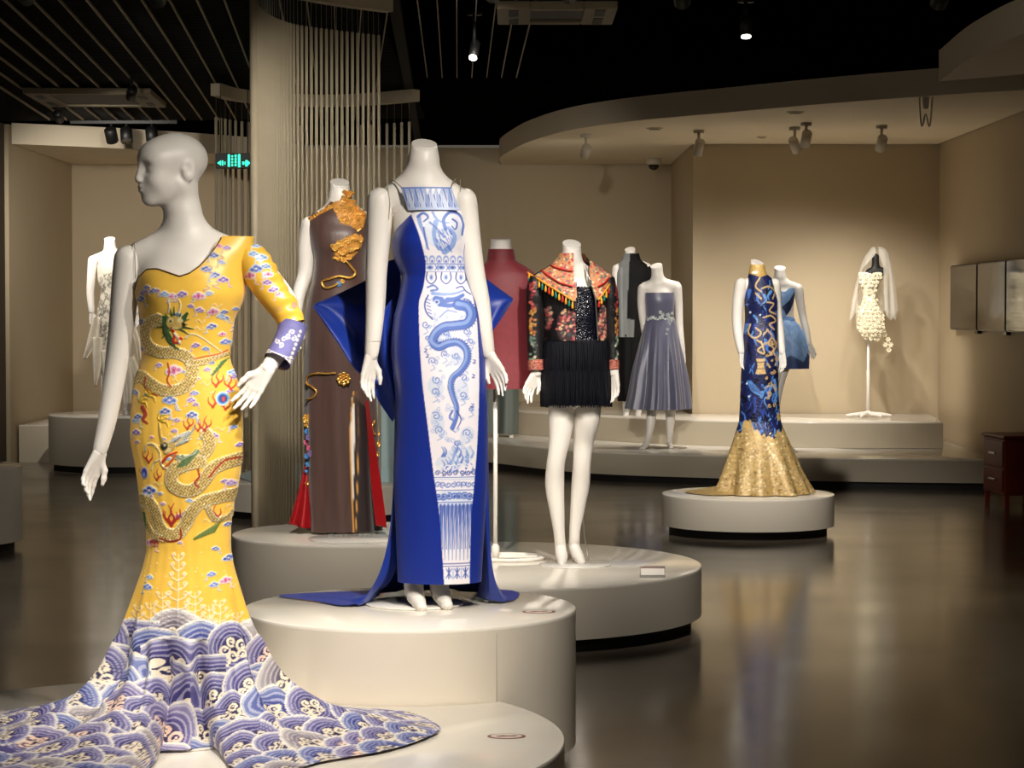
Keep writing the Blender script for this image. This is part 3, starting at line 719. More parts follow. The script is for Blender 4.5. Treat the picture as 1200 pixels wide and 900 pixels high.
def hand(fig, w, ang, L=None, roll=0.0, curl=0.5, thumb=1, h=None, spread=1.0, dy=0.0, curls=None, bend=0.0):
    """five fingered mannequin hand: w wrist pixel, ang pointing direction in the picture (0 right, 90 down), L length in pixels"""
    m = fig.m; L = (L or 0.178 / m) * m; a = math.radians(ang); w0 = fig.pt(w[0], w[1], dy)
    D = np.array([math.cos(a), 0, -math.sin(a)]); Pv = np.array([math.sin(a), 0, math.cos(a)]) * thumb
    A = math.cos(roll) * Pv + math.sin(roll) * np.array([0, 1.0, 0]); N = np.cross(D, A) * thumb
    pr = []
    offs = (0.145, 0.05, -0.046, -0.135); lens = (0.47, 0.53, 0.49, 0.39)
    for k in range(4):
        kn = w0 + D * L * (0.47 - 0.03 * abs(k - 1)) + A * L * offs[k]
        pr.append(('c', w0 + A * offs[k] * L * 0.45, kn, L * 0.095, L * 0.058))
        c = (curls[k] if curls else curl * (0.8 + 0.12 * k)); th = 0.25 * c + bend; p = kn
        fan = (1.5 - k) * 0.06 * spread
        for q, (fr_, r0, r1) in enumerate(((0.44, 0.052, 0.044), (0.31, 0.044, 0.039), (0.25, 0.039, 0.028))):
            v = (D + A * fan); v = v / np.linalg.norm(v) * math.cos(th) + N * math.sin(th)
            e = p + v * L * lens[k] * fr_; pr.append(('c', p, e, L * r0, L * r1, L * 0.03)); p = e; th += c * 0.75
    tb = w0 + D * L * 0.14 + A * L * 0.10
    v1 = D * 0.72 + A * 0.55 + N * 0.42; v1 /= np.linalg.norm(v1); t1 = tb + v1 * L * 0.2
    v2 = D * 0.93 + A * 0.18 + N * 0.3; v2 /= np.linalg.norm(v2); t2 = t1 + v2 * L * 0.17
    v3 = D * 0.97 + A * 0.02 + N * 0.25; t3 = t2 + v3 * L * 0.12
    pr += [('c', tb, t1, L * 0.085, L * 0.062), ('c', t1, t2, L * 0.06, L * 0.05), ('c', t2, t3, L * 0.05, L * 0.036)]
    return solid(pr, L * 0.045, h or max(0.0028, m * 0.75))
def limb(fig, js, k=0.004, h=None):
    J = spline(np.array(js, float), max(3, len(js) * 7)) if len(js) > 2 else np.array(js, float)
    return solid(fig.chain([tuple(j) for j in J]), 0.004, h or max(0.005, fig.m * 1.3))
def seam(fig, x, y, dy, rx, ry, tilt=0.0, r=0.0012):
    """thin joint line round a limb"""
    n = 28; c = fig.pt(x, y, dy); V = []
    for k in range(n + 1):
        a = 2 * PI * k / n; V.append(c + np.array([rx * math.cos(a), ry * math.sin(a), rx * math.cos(a) * tilt]))
    return tube(V, r, 5, caps=False)
def base_plate(fig, x, y, z, r, parent, m='glass_plate'):
    g = G(x, y, z)
    part('base_plate', lathe([(r, z + 0.0005), (r, z + 0.005), (r - 0.003, z + 0.007)], (g[0], g[1], 0), 64), m, parent)
LAST = []
def bodyp(name, vf, m, parent):
    o = part(name, vf, m, parent)
    if LAST:
        c, n, r = LAST; part('neck_cap', lathe([(r * 1.0, -0.004), (r * 1.0, 0.0015), (r * 0.95, 0.003)], c, 40, n), m, parent, False)
    return o
def torso(fig, neck, sl, sr, chest, waist, hip, ncut=None, k=0.035, h=None, nd=0.0, shr=None, extra=()):
    """headless mannequin torso: neck = [(x,y,dy,r)...] top first; sl/sr shoulder (x,y,r); chest/waist/hip = (x,y,rx,rz,depth_m)"""
    pr = fig.chain(neck)
    nb = neck[-1]
    for s in (sl, sr):
        pr.append(fig.c((nb[0] + (s[0] - nb[0]) * 0.25, nb[1] + 2, nb[2], nb[3] * 0.8), (s[0], s[1], nd + 0.01, s[2])))
    for (x, y, rx, rz, dm) in (chest, waist, hip): pr.append(fig.e(x, y, nd, rx, rz, dm))
    pr.append(fig.e((chest[0] + waist[0]) / 2, (chest[1] + waist[1]) / 2, nd, (chest[2] + waist[2]) / 2 * .95, abs(waist[1] - chest[1]) * .7, (chest[4] + waist[4]) / 2))
    pr.append(fig.e((hip[0] + waist[0]) / 2, (hip[1] + waist[1]) / 2, nd, (hip[2] + waist[2]) / 2 * .95, abs(waist[1] - hip[1]) * .7, (hip[4] + waist[4]) / 2))
    pr += list(extra)
    cut = None
    LAST[:] = [fig.pt(ncut[0], ncut[1], neck[0][2]), np.array(ncut[2], float) / np.linalg.norm(ncut[2]), neck[0][3] * fig.m] if ncut else []
    if ncut: cut = [(fig.pt(ncut[0], ncut[1], neck[0][2]), np.array(ncut[2], float) / np.linalg.norm(ncut[2]))]
    return solid(pr, k, h or max(0.007, fig.m * 1.3), cut)

def sharpen(ang=38):
    for o in COL.objects:
        if o.type == 'MESH' and o.name.split('.')[0] in ('body', 'torso') and o.parent and o.parent.name.split('.')[0] in ('mannequin', 'dress_form'): smooth_by_angle(o, ang)
# ------------------------------------------------------------------ yellow gown and its mannequin
mat('satin_yellow', (238, 182, 50), 0.34, vcol=True, nscale=40, var=0.03, spec=0.45, sheen=0.15, bump=0.06, bscale=500)
mat('satin_sleeve', (238, 182, 50), 0.3, vcol=True, nscale=14, var=0.04, spec=0.5, bump=0.12, bscale=26)
mat('dragon_thread', (200, 165, 85), 0.3, metal=0.35, vcol=True, nscale=60, var=0.12, bump=0.8, bscale=420)
mat('silk_thread', (180, 160, 200), 0.5, vcol=True, nscale=60, var=0.08, bump=0.5, bscale=500)
mat('piping_dark', (96, 70, 40), 0.5)
fy = Fig(6.6)
WHITE = 'mannequin_white'
mq = thing('mannequin', (*G(215, 868, YH)[:2], YH), 'white mannequin with a bald head turned left, wearing the yellow gown', 'mannequin', 'display mannequins')
# head, face turned towards the left of the picture
hu = np.array([-0.866, -0.5, 0.0]); hv = np.array([0.5, -0.866, 0.0]); hw = np.array([0.0, 0, 1.0])
HR = np.stack([hu, hv, hw], 1); HO = fy.pt(198.5, 199.5, 0.0)
def hp(u, v, w): return HO + hu * u + hv * v + hw * w
def he(c, r, k=0.02): return ('e', hp(*c), r, HR, k)
head = [he((-0.018, 0, 0.033), (0.098, 0.074, 0.076)), he((0.034, 0, -0.022), (0.052, 0.055, 0.074), 0.035),
        he((0.05, 0, 0.03), (0.038, 0.056, 0.045), 0.03)]
for s in (-1, 1):
    head += [('c', hp(-0.012, s * 0.045, -0.045), hp(0.052, s * 0.014, -0.084), 0.020, 0.014, 0.03),
             he((0.044, s * 0.036, -0.034), (0.03, 0.022, 0.028), 0.025)]
head += [he((0.063, 0, -0.09), (0.017, 0.018, 0.013), 0.015), he((0.066, 0, -0.056), (0.022, 0.027, 0.028), 0.02)]
for s in (-1, 1): head += [('s', hp(0.098, s * 0.031, 0.001), (0.022, 0.021, 0.0135), HR, 0.022)]
for s in (-1, 1): head += [he((0.0665, s * 0.030, -0.001), (0.0125, 0.0175, 0.0115), 0.006)]
head += [('c', hp(0.082, 0, 0.014), hp(0.0985, 0, -0.027), 0.0068, 0.0082, 0.016), he((0.094, 0.008, -0.032), (0.008, 0.006, 0.0055), 0.008), he((0.094, -0.008, -0.032), (0.008, 0.006, 0.0055), 0.008),
         he((0.088, 0, -0.0505), (0.0085, 0.017, 0.0046), 0.005), he((0.0865, 0, -0.0615), (0.0085, 0.0155, 0.0056), 0.005),
         ('s', hp(0.100, 0, -0.056), (0.008, 0.02, 0.0012), HR, 0.003)]
for s in (-1, 1):
    head += [he((-0.032, s * 0.070, -0.002), (0.022, 0.010, 0.031), 0.007), ('s', hp(-0.027, s * 0.0835, 0.002), (0.0135, 0.0105, 0.021), HR, 0.004),
             he((-0.018, s * 0.074, -0.004), (0.005, 0.005, 0.007), 0.005)]
neck = [fy.c((214, 226, 0.012, 17), (214, 252, 0.015, 17.5)), fy.c((214, 252, 0.015, 17.5), (216, 276, 0.02, 23))]
tr = [fy.c((208, 275, 0.02, 15), (163, 297, 0.012, 14)), fy.c((226, 275, 0.02, 15), (284, 299, 0.012, 15)),
      fy.e(222, 318, 0.0, 58, 36, 0.082), fy.e(222, 345, 0.0, 56, 46, 0.084), fy.e(219, 395, 0, 46, 60, 0.075),
      fy.e(196, 340, -0.05, 24, 20, 0.036), fy.e(250, 340, -0.05, 24, 20, 0.036)]
part('body', solid(head + neck + tr, 0.045, 0.0046), WHITE, mq)
la = [(150, 304, 0.0, 16.5), (146, 345, 0.0, 15.5), (141, 395, 0.0, 14.2), (134, 448, -0.01, 12.3), (125, 502, -0.02, 9.8), (119, 527, -0.025, 8.2)]
o = part('arm', limb(fy, la, 0.02), WHITE, mq)
part('joint_line', tube([fy.pt(x, y, d) for x, y, d in ((157, 284.5, 0.0), (160, 294, -0.032), (161, 308, -0.04), (161, 326, -0.036))], 0.0011, 5, smoothn=16), 'seam_grey', o)
hnd = part('hand', hand(fy, (118.5, 531), 113, 58, roll=0.75, curl=0.5, thumb=1, dy=-0.026, h=0.0028, curls=(0.12, 0.55, 0.75, 0.8)), WHITE, mq)
part('arm', limb(fy, [(300, 302, 0.0, 12), (341, 378, 0.0, 11.5), (330, 410, -0.05, 10.2), (317.5, 431, -0.085, 8.4)], 0.02), WHITE, mq)
hnd = part('hand', hand(fy, (317, 432), 124, 60, roll=0.3, curl=0.3, thumb=-1, dy=-0.088, h=0.0028, curls=(0.25, 0.28, 0.3, 0.3), spread=1.6), WHITE, mq)
part('leg', limb(fy, [(196, 470, 0, 26), (200, 560, 0, 22), (205, 660, 0.01, 17), (207, 760, 0.02, 15), (207, 850, 0.02, 9), (206, 862, -0.03, 8)], 0.02), WHITE, mq)
part('leg', limb(fy, [(242, 470, 0, 26), (238, 560, 0, 22), (232, 660, 0.01, 17), (230, 760, 0.02, 15), (230, 850, 0.02, 9), (231, 862, -0.03, 8)], 0.02), WHITE, mq)
base_plate(fy, 218, 868, YH, 0.17, mq)

gown = thing('yellow_gown', (*G(218, 870, YH)[:2], YH), 'yellow satin mermaid gown with embroidered dragons, blue wave hem and long train', 'gown', 'gowns on mannequins')
YEL = (238, 190, 74); WHT = (238, 230, 214); GOLD = (190, 156, 76)
cv = Canvas(140, 266, 312, 770, 3, YEL)
def scales(c, sl, X, Y, d, par):
    ins = d < -0.4
    q = np.sin(X * 1.75 + 0.9 * np.sin(Y * 1.0)) * np.sin(Y * 1.6 + 0.8 * np.sin(X * 1.2))
    A = c.a[sl]
    A[..., :3] = np.where((ins & (q > 0.25))[..., None], (250, 232, 170), A[..., :3])
    A[..., :3] = np.where((ins & (q < -0.45))[..., None], (128, 94, 36), A[..., :3])
    edge = (np.abs(d + 0.75) < 0.95) & (np.sin(par * 300) > -0.55) & (np.sin(X * 4.1 + Y * 3.7) > -0.6)
    A[..., :3] = np.where(edge[..., None], (240, 233, 214), A[..., :3])
    A[..., 3] = np.where(d < 0.2, 0.92, A[..., 3])
def band(pts, w, w1=None): cv.stroke(pts, w, GOLD, 0.92, n=len(pts) * 7, w1=w1, fn=scales)
def flame(x, y, s, flip=1, col=(176, 42, 26)):
    for pts in ([(0, 0), (3, -7), (0, -13), (3, -20)], [(2, -4), (8, -9), (8, -15)], [(0, -1), (-5, -7), (-5, -13)]):
        cv.stroke([(x + flip * a * s, y + b * s) for a, b in pts], 2.6 * s, col, 0.5, n=16, w1=0.6 * s)
PAL = [((86, 110, 190), (170, 190, 225)), ((98, 72, 150), (190, 170, 215)), ((206, 120, 160), (238, 205, 215)), ((110, 150, 205), (205, 220, 232)), ((124, 92, 168), (222, 200, 226)), ((60, 70, 150), (180, 200, 230))]
def cloud(x, y, s=1.0, p=None, tail=True):
    i = int(RNG.integers(len(PAL))) if p is None else p
    a, b = PAL[i]; o = RNG.uniform(-0.5, 0.5)
    bl = [(-3.2, 0.6, 2.5), (0, -1.0, 3.0), (3.2, 0.4, 2.5), (0, 1.5, 2.4)]
    for dx, dy, r in bl: cv.ell(x + dx * s, y + (dy + dx * o * 0.4) * s, (r + 0.55) * s, (r * 0.8 + 0.55) * s, (232, 214, 190), 0, 0.5)
    for dx, dy, r in bl: cv.ell(x + dx * s, y + (dy + dx * o * 0.4) * s, r * s, r * 0.8 * s, b, 0, 0.5)
    for dx, dy, r in bl: cv.ell(x + dx * s, y + (dy + dx * o * 0.4) * s, r * s * .62, r * .5 * s, a, 0, 0.5)
    cv.ell(x, y + 0.2 * s, 1.1 * s, 1.0 * s, (235, 215, 225) if i != 2 else (190, 60, 100), 0, 0.5)
    if tail:
        f = RNG.choice([-1, 1]); cv.stroke([(x + f * 3 * s, y + 2 * s), (x + f * 6 * s, y + 4.5 * s), (x + f * 5 * s, y + 7 * s), (x + f * 8.5 * s, y + 8 * s)], 1.2 * s, b, 0.5)
# clouds and flowers
for x, y in [(269, 291), (260, 289), (264, 308), (255, 300), (257, 323), (266, 328), (247, 316), (178, 337), (187, 341), (169, 350), (173, 343), (220, 345), (239, 346), (251, 344), (240, 363), (255, 364), (266, 372), (252, 382), (168, 377), (234, 404), (245, 408), (262, 370), (267, 399), (263, 391), (191, 427), (274, 436), (233, 459), (206, 467), (230, 467), (200, 480), (231, 483), (161, 459), (163, 491), (164, 505), (255, 508), (276, 499), (247, 503), (180, 571), (273, 563), (282, 520), (180, 673), (178, 684), (252, 669), (255, 681), (256, 640), (267, 677), (269, 652), (209, 347), (200, 345)]:
    cloud(x, y, RNG.uniform(0.75, 1.15))
for k in range(46):
    x, y = RNG.uniform(162, 280), RNG.uniform(332, 640); cloud(x, y, RNG.uniform(0.5, 0.8))
for x, y, s in ((239, 347, 1.3), (209, 433, 1.7), (254, 365, 1.1), (266, 400, 1.0), (166, 487, 1.0)): cloud(x, y, s, 2 if s > 1.05 else None, False)
cloud(205, 467, 1.5, 0); cloud(200, 480, 1.2, 5); cloud(231, 484, 1.2, 5); cloud(180, 634, 1.2, 2)
# scrolling silver threads
for k in range(26):
    x, y = RNG.uniform(165, 275), RNG.uniform(330, 640)
    cv.stroke([(x, y), (x + 3, y - 2.5), (x + 7, y + 1.5), (x + 11, y - 2)], 0.9, (226, 204, 170), 0.5)
for x, y in ((262, 300), (250, 312), (258, 330), (248, 335)): cv.stroke([(x, y), (x + 4, y + 3), (x - 3, y + 5), (x + 5, y + 9)], 0.9, (176, 150, 190), 0.5)
# upper dragon
band([(190, 374), (178, 380), (173, 392), (178, 405), (192, 412), (212, 413), (226, 420), (231, 434), (226, 449), (211, 456), (194, 455), (180, 447), (168, 440), (158, 444)], 14, 13)
band([(228, 424), (240, 424), (252, 420), (268, 414)], 8, 4)
cv.stroke([(232, 420), (244, 417), (256, 415), (268, 410)], 1.3, (182, 50, 30), 0.6)
cv.stroke([(202, 425), (204, 435), (202, 445), (206, 452)], 2, (182, 50, 30), 0.6); cv.stroke([(175, 442), (174, 451), (180, 458), (190, 462)], 1.8, (182, 50, 30), 0.6)
cv.stroke([(222, 396), (230, 391), (240, 395), (252, 404), (262, 412)], 1.6, (216, 206, 186), 0.7)
for k in range(16):
    a = -PI * (0.02 + k / 15 * 1.35) + 0.5; cv.stroke([(210 + 4 * math.cos(a), 381 + 4 * math.sin(a)), (210 + (19 + 4 * math.sin(k * 2.1)) * math.cos(a), 382 + (20 + 3 * math.cos(k * 1.7)) * math.sin(a))], 4.4, (54, 84, 44) if k % 3 else (96, 120, 60), 0.85, w1=0.8)
for pts in ([(199, 372), (199, 390), (206, 403), (214, 408)], [(222, 372), (226, 366)], [(203, 392), (210, 404)]): cv.stroke(pts, 6, (60, 96, 54), 0.85, w1=2)
cv.stroke([(204, 366), (205, 356), (203, 351)], 2.2, WHT, 0.95, w1=1); cv.stroke([(216, 366), (218, 357), (216, 351)], 2.2, WHT, 0.95, w1=1)
cv.ell(211, 378, 10, 8, (222, 190, 104), 0, 0.95); cv.ell(206, 375, 3.4, 2.6, (240, 222, 160), 0, 0.95); cv.ell(217, 375, 3.2, 2.6, (240, 222, 160), 0, 0.95)
cv.ell(206, 376, 1.3, 1.3, (40, 26, 20), 0, 0.95); cv.ell(221, 380, 2.2, 3, (46, 40, 28), 0, 0.95)
cv.stroke([(207, 384), (210, 392), (209, 400), (216, 401)], 3.2, (200, 44, 30), 0.95); cv.stroke([(210, 390), (214, 396), (216, 402)], 2.6, WHT, 0.95); cv.ell(217, 396, 2.4, 1.8, (196, 40, 30), 0, 0.95)
cv.ell(211, 384, 4, 2, (236, 210, 140), 0, 0.95)
for k in range(5): cv.stroke([(253 + k * 2.2, 438 - k * 3.4), (259 + k * 2.6, 433 - k * 3.6)], 3, (70, 112, 60), 0.6, w1=0.8)
# flaming pearl at the hip
for x, y, s, f in ((257, 452, .9, 1), (273, 456, .85, -1), (254, 476, .95, 1), (268, 479, .8, -1)): flame(x, y, s, f, (196, 58, 30))
cv.ell(264.5, 466, 7.6, 8.2, WHT); cv.ell(264.5, 466, 6.6, 7.2, (120, 170, 220)); cv.ell(264.5, 466, 4.6, 5.2, (30, 70, 150)); cv.ell(265.5, 466.5, 2, 3.2, (190, 60, 60))
cv.stroke([(172, 476), (176, 484), (173, 490), (178, 494)], 6, (168, 60, 44), 0.5, w1=3)
# yellow-gold claws
for x, y in ((170, 470), (196, 492), (180, 463)):
    for a in (-2.4, -1.6, -0.8, 0.2): cv.stroke([(x, y), (x + 6 * math.cos(a), y + 6 * math.sin(a)), (x + 10 * math.cos(a + .5), y + 10 * math.sin(a + .5))], 2.6, (216, 180, 50), 0.85, w1=.8)
# second dragon
band([(247, 506), (251, 515), (246, 528), (236, 536)], 14, 12)
band([(240, 538), (222, 542), (209, 550), (207, 562), (218, 571), (234, 570), (244, 560), (254, 547), (268, 540), (284, 536)], 15, 15)
cv.stroke([(238, 547), (239, 556), (234, 562), (238, 568)], 2, (170, 40, 26), 0.8); cv.stroke([(283, 535), (268, 537), (258, 546), (250, 556)], 2, (170, 40, 26), 0.8)
for k in range(9): cv.stroke([(222 + k * 2, 536 - k * 1.3), (214 + k * 1.4, 545 - k * .3)], 3.4, (74, 104, 58) if k % 2 else (110, 132, 84), 0.85, w1=.8)
cv.stroke([(203, 520), (212, 513), (222, 507), (228, 504)], 8, (206, 206, 200), 0.95, w1=4); cv.stroke([(204, 524), (214, 519), (226, 514)], 3, (120, 124, 120), 0.95); cv.stroke([(210, 516), (218, 510)], 1.4, (96, 100, 96), 0.95)
for k in range(9): cv.stroke([(212 + k * 1.2, 520 - k * .9), (222 + k * 1.6, 516 - k * 2.2), (230 + k * .8, 512 - k * 2.6 + 3 * math.sin(k))], 2.4, (214, 214, 206) if k % 2 else (150, 156, 150), 0.95, w1=.8)
for k in range(7): cv.stroke([(208 + k * 2.4, 530 + k * .2), (216 + k * 2.6, 536 - k), (224 + k * 2.4, 534 - k * 2)], 2.2, (92, 116, 70) if k % 2 else (206, 206, 190), 0.95, w1=.8)
cv.ell(206, 521, 7.5, 5.2, (202, 172, 100), -.5, 0.95); cv.ell(203, 526, 5, 3, (226, 200, 140), -.4, 0.95)
cv.ell(199, 520, 4.4, 5, (60, 56, 42), 0, 0.95); cv.ell(200, 519, 1.6, 1.6, (224, 216, 190), 0, 0.95); cv.stroke([(197, 516), (194, 505), (193, 494)], 4.4, (190, 160, 84), 0.85, w1=2)
cv.stroke([(196, 540), (204, 531), (214, 527)], 3.4, (198, 50, 32), 0.95, w1=2); cv.stroke([(198, 546), (207, 538), (213, 530)], 2.2, (206, 80, 50), 0.95); cv.stroke([(194, 530), (196, 542), (204, 548)], 2.2, (222, 210, 180), 0.95)
cv.stroke([(194, 528), (186, 518), (178, 519), (176, 526)], 2.2, (222, 206, 160), 0.8); cv.stroke([(193, 536), (186, 540), (183, 548)], 1.5, (214, 206, 170), 0.8)
for x, y, s, f in ((226, 501, .8, 1), (238, 503, .75, 1), (245, 503, .9, 1), (180, 540, .9, -1), (190, 560, .7, 1), (172, 556, .6, -1), (206, 613, 1.35, 1), (207, 612, 1.2, -1), (254, 608, .95, 1)): flame(x, y, s, f)
cv.ell(174, 552, 4.6, 7, (150, 150, 200)); cv.ell(174, 552, 3.4, 5.4, (44, 52, 140)); cv.ell(173.5, 554, 1.6, 2.6, (120, 150, 210)); cloud(180, 572, 1.6, 5); cloud(273, 564, 1.0, 4)
# lower coils
band([(170, 584), (180, 587), (187, 598), (190, 611), (198, 621), (212, 623), (222, 612), (229, 598), (240, 586), (256, 581), (278, 577)], 15, 14)
band([(169, 594), (174, 612), (184, 624), (196, 628)], 9, 9)
cv.stroke([(192, 628), (206, 631), (217, 627), (217, 617)], 2, (160, 34, 24), 0.8)
band([(248, 592), (256, 606), (268, 604), (275, 597)], 7, 5)
for k in range(8): cv.stroke([(233 + k * 3, 628 - k * 1.1), (239 + k * 3.4, 622 - k * 2.2)], 3, (96, 116, 52), 0.6, w1=.8)
cv.ell(185, 634, 6, 4.4, (140, 50, 36)); cv.ell(182, 636, 2.6, 2, (206, 150, 110)); cv.ell(188, 636, 2.6, 2, (206, 150, 110)); cv.stroke([(172, 600), (173, 616)], 4, (70, 110, 50), 0.6, w1=2)
# white foam sprays rising from the waves
def spray(x, y0, y1, n=6, s=1.0, col=(244, 222, 190)):
    cv.stroke([(x, y0), (x + 1.2, (y0 + y1) / 2), (x, y1)], 1.6 * s, col, 0.5, w1=.8)
    for k in range(n):
        y = y0 + (y1 - y0) * (k + .3) / n
        for f in (-1, 1):
            r = (3.0 + 2.4 * (1 - k / n)) * s; l = (5 + 9 * (1 - k / n)) * s
            cv.stroke([(x, y), (x + f * l * .6, y - 2.5 * s), (x + f * l, y - 6.5 * s)], 1.3 * s, col, 0.5)
            cv.curl(x + f * (l - r * .55), y - 6.5 * s, r * .6, col, 1.1 * s, 0 if f > 0 else PI, 1.0, -f)
spray(214, 735, 646, 8, 1.15); spray(196, 730, 690, 4, .9); spray(234, 722, 690, 4, .9); spray(262, 735, 700, 4, .9); spray(166, 738, 708, 4, .85); spray(182, 733, 702, 3, .8); spray(250, 738, 705, 4, .85); spray(281, 752, 715, 4, .8); spray(150, 755, 722, 4, .8)
for k in range(60): cv.ell(RNG.uniform(160, 280), RNG.uniform(640, 735), .7, .7, WHT)
cv.blur(1)

ny = pchip
NKX = [140, 158, 159.5, 165, 177, 190, 205, 217, 228, 240, 250, 258, 263, 300, 320]; NKY = [345, 344, 341, 326, 316, 315.5, 320.5, 324.5, 321, 312, 300, 288, 277, 277, 277]
def neckl(x, fr): return np.interp(x, NKX, NKY)
ROWS = [(276, 184, 298, .05, .06), (290, 165, 297, .075, .08), (310, 159.5, 292, .098, .09), (327, 157, 289, .11, .095), (343, 158, 288, .112, .095), (360, 162, 282, .108, .09), (375, 163.5, 275, .10, .088), (400, 165.5, 272, .088, .085), (415, 166, 269.5, .085, .085),
        (448, 158, 279, .098, .105), (480, 154, 284, .108, .125), (510, 153, 284.5, .112, .125), (547, 159, 282.5, .11, .115), (590, 165, 274.5, .1, .1), (620, 171, 270.5, .09, .09), (640, 172, 270.5, .09, .09), (660, 168.5, 273.5, .094, .1), (686, 160.5, 281, .105, .11), (713, 152, 289, .118, .125), (742, 142.5, 299.5, .135, .14)]
def yfold(T, Y):
    g = np.ones(T.shape)
    for c in (PI * 0.36, PI * 0.66): g = g + 0.085 * np.exp(-((T - c) / 0.36) ** 2 - ((Y - 344) / 22) ** 2)
    a = np.clip((Y - 655) / 87, 0, 1) ** 1.3
    return g + a * (0.035 * np.sin(9 * T + 0.6) + 0.03 * np.sin(14 * T - 0.8)) + 0.004 * np.sin(26 * T + Y * 0.02) * np.clip((Y - 430) / 100, 0, 1)
NR, NCc = 520, 420
V1, F1 = fy.loft(ROWS, NR, NCc, yfold, neckl)
c1_ = cv.sample(fy.X.ravel(), fy.Y.ravel())
def normals(V, nr, nc):
    g = V.reshape(nr, nc, 3); du = np.roll(g, -1, 1) - np.roll(g, 1, 1); dv = np.gradient(g, axis=0)
    n = np.cross(dv, du); n /= np.linalg.norm(n, axis=2)[..., None] + 1e-12; return n, du, dv
N1, DU1, DV1 = normals(V1, NR, NCc)
sgn = np.sign(N1[NR // 2, NCc // 4, 1]) * -1 or 1
V1 = V1 + (N1.reshape(-1, 3) * sgn) * (c1_[:, 3:4] * 0.0028)
# skirt that runs out into the train
HEM = [(90, -.925, 6.37), (76, -.858, 6.42), (68, -.80, 6.25), (60, -.77, 6.14), (48, -.64, 6.056), (35, -.516, 6.215), (24, -.36, 6.358), (12, -.248, 6.56), (3, -.212, 6.692), (-5, -.236, 6.80), (-18, -.337, 6.99), (-36, -.50, 7.05), (-60, -.74, 7.02), (-95, -1.02, 7.06), (-125, -1.36, 7.17), (-145, -1.56, 7.02), (-162, -1.72, 6.83), (-185, -1.70, 6.43), (-210, -1.50, 5.90), (-232, -1.17, 5.68), (-247, -1.01, 5.92), (-253, -.985, 6.2), (-257, -.995, 6.35), (-270, -.925, 6.37)]
NR2, NC2 = 240, 560
T2 = np.linspace(0, 2 * PI, NC2, endpoint=False)
ha = np.radians([h[0] for h in HEM])[::-1]; hx = np.array([h[1] for h in HEM])[::-1]; hy_ = np.array([h[2] for h in HEM])[::-1]
tm = np.where(T2 > PI / 2, T2 - 2 * PI, T2)
HX, HY = pchip(ha, hx, tm), pchip(ha, hy_, tm)
yl = ROWS[-1][0]; g = yfold(T2, np.full(NC2, yl)); lr = ROWS[-1]
RX = (lr[1] + lr[2]) / 2 + (lr[2] - lr[1]) / 2 * np.cos(T2) * g; ring = fy.pt(RX, np.full(NC2, yl)); ring[:, 1] -= np.where(np.sin(T2) >= 0, lr[3], lr[4]) * np.sin(T2) * g
s = np.linspace(0, 1, NR2)[:, None]
wgt = 0.10 * s + 0.90 * s ** 2.7
hemz = YH + 0.008
V2 = np.zeros((NR2, NC2, 3))
V2[..., 0] = ring[:, 0] * (1 - wgt) + HX * wgt; V2[..., 1] = ring[:, 1] * (1 - wgt) + HY * wgt
zr = (1 - s) ** 1.35
V2[..., 2] = hemz + (ring[0, 2] - hemz) * zr
rip = np.sin(9 * T2 + 0.6) * 0.5 + np.sin(14 * T2 - 0.8) * 0.4 + 0.35 * np.sin(23 * T2)
far = np.clip((np.hypot(HX + .946, HY - 6.6) - .3) / .3, 0, 1)
V2[..., 2] += np.clip(rip + 0.6, 0, 2) * 0.016 * np.sin(PI * np.clip(s, 0, 1)) ** 0.8 * far
cen = np.array([ring[:, 0].mean(), ring[:, 1].mean()]); dirv = V2[..., :2] - cen; dn = np.linalg.norm(dirv, axis=2)[..., None] + 1e-9
V2[..., :2] += dirv / dn * (0.028 * rip[None, :] * (np.sin(PI * s ** 0.7) * (1 - 0.6 * s)))[..., None]
N2, DU2, DV2 = normals(V2.reshape(-1, 3), NR2, NC2); F2 = grid_faces(NR2, NC2)
c2_ = np.zeros((NR2 * NC2, 4)); c2_[:, :3] = YEL
# fish-scale waves: stamped in cloth metrics over skirt and train
VA = np.concatenate([V1, V2.reshape(-1, 3)]); CA = np.concatenate([c1_, c2_]); LO = np.concatenate([np.repeat(fy.Y[:, :1], NCc, 1).ravel() > 690, np.ones(NR2 * NC2, bool)])
ix = np.where(LO)[0]; VS = VA[ix]; CS = CA[ix]
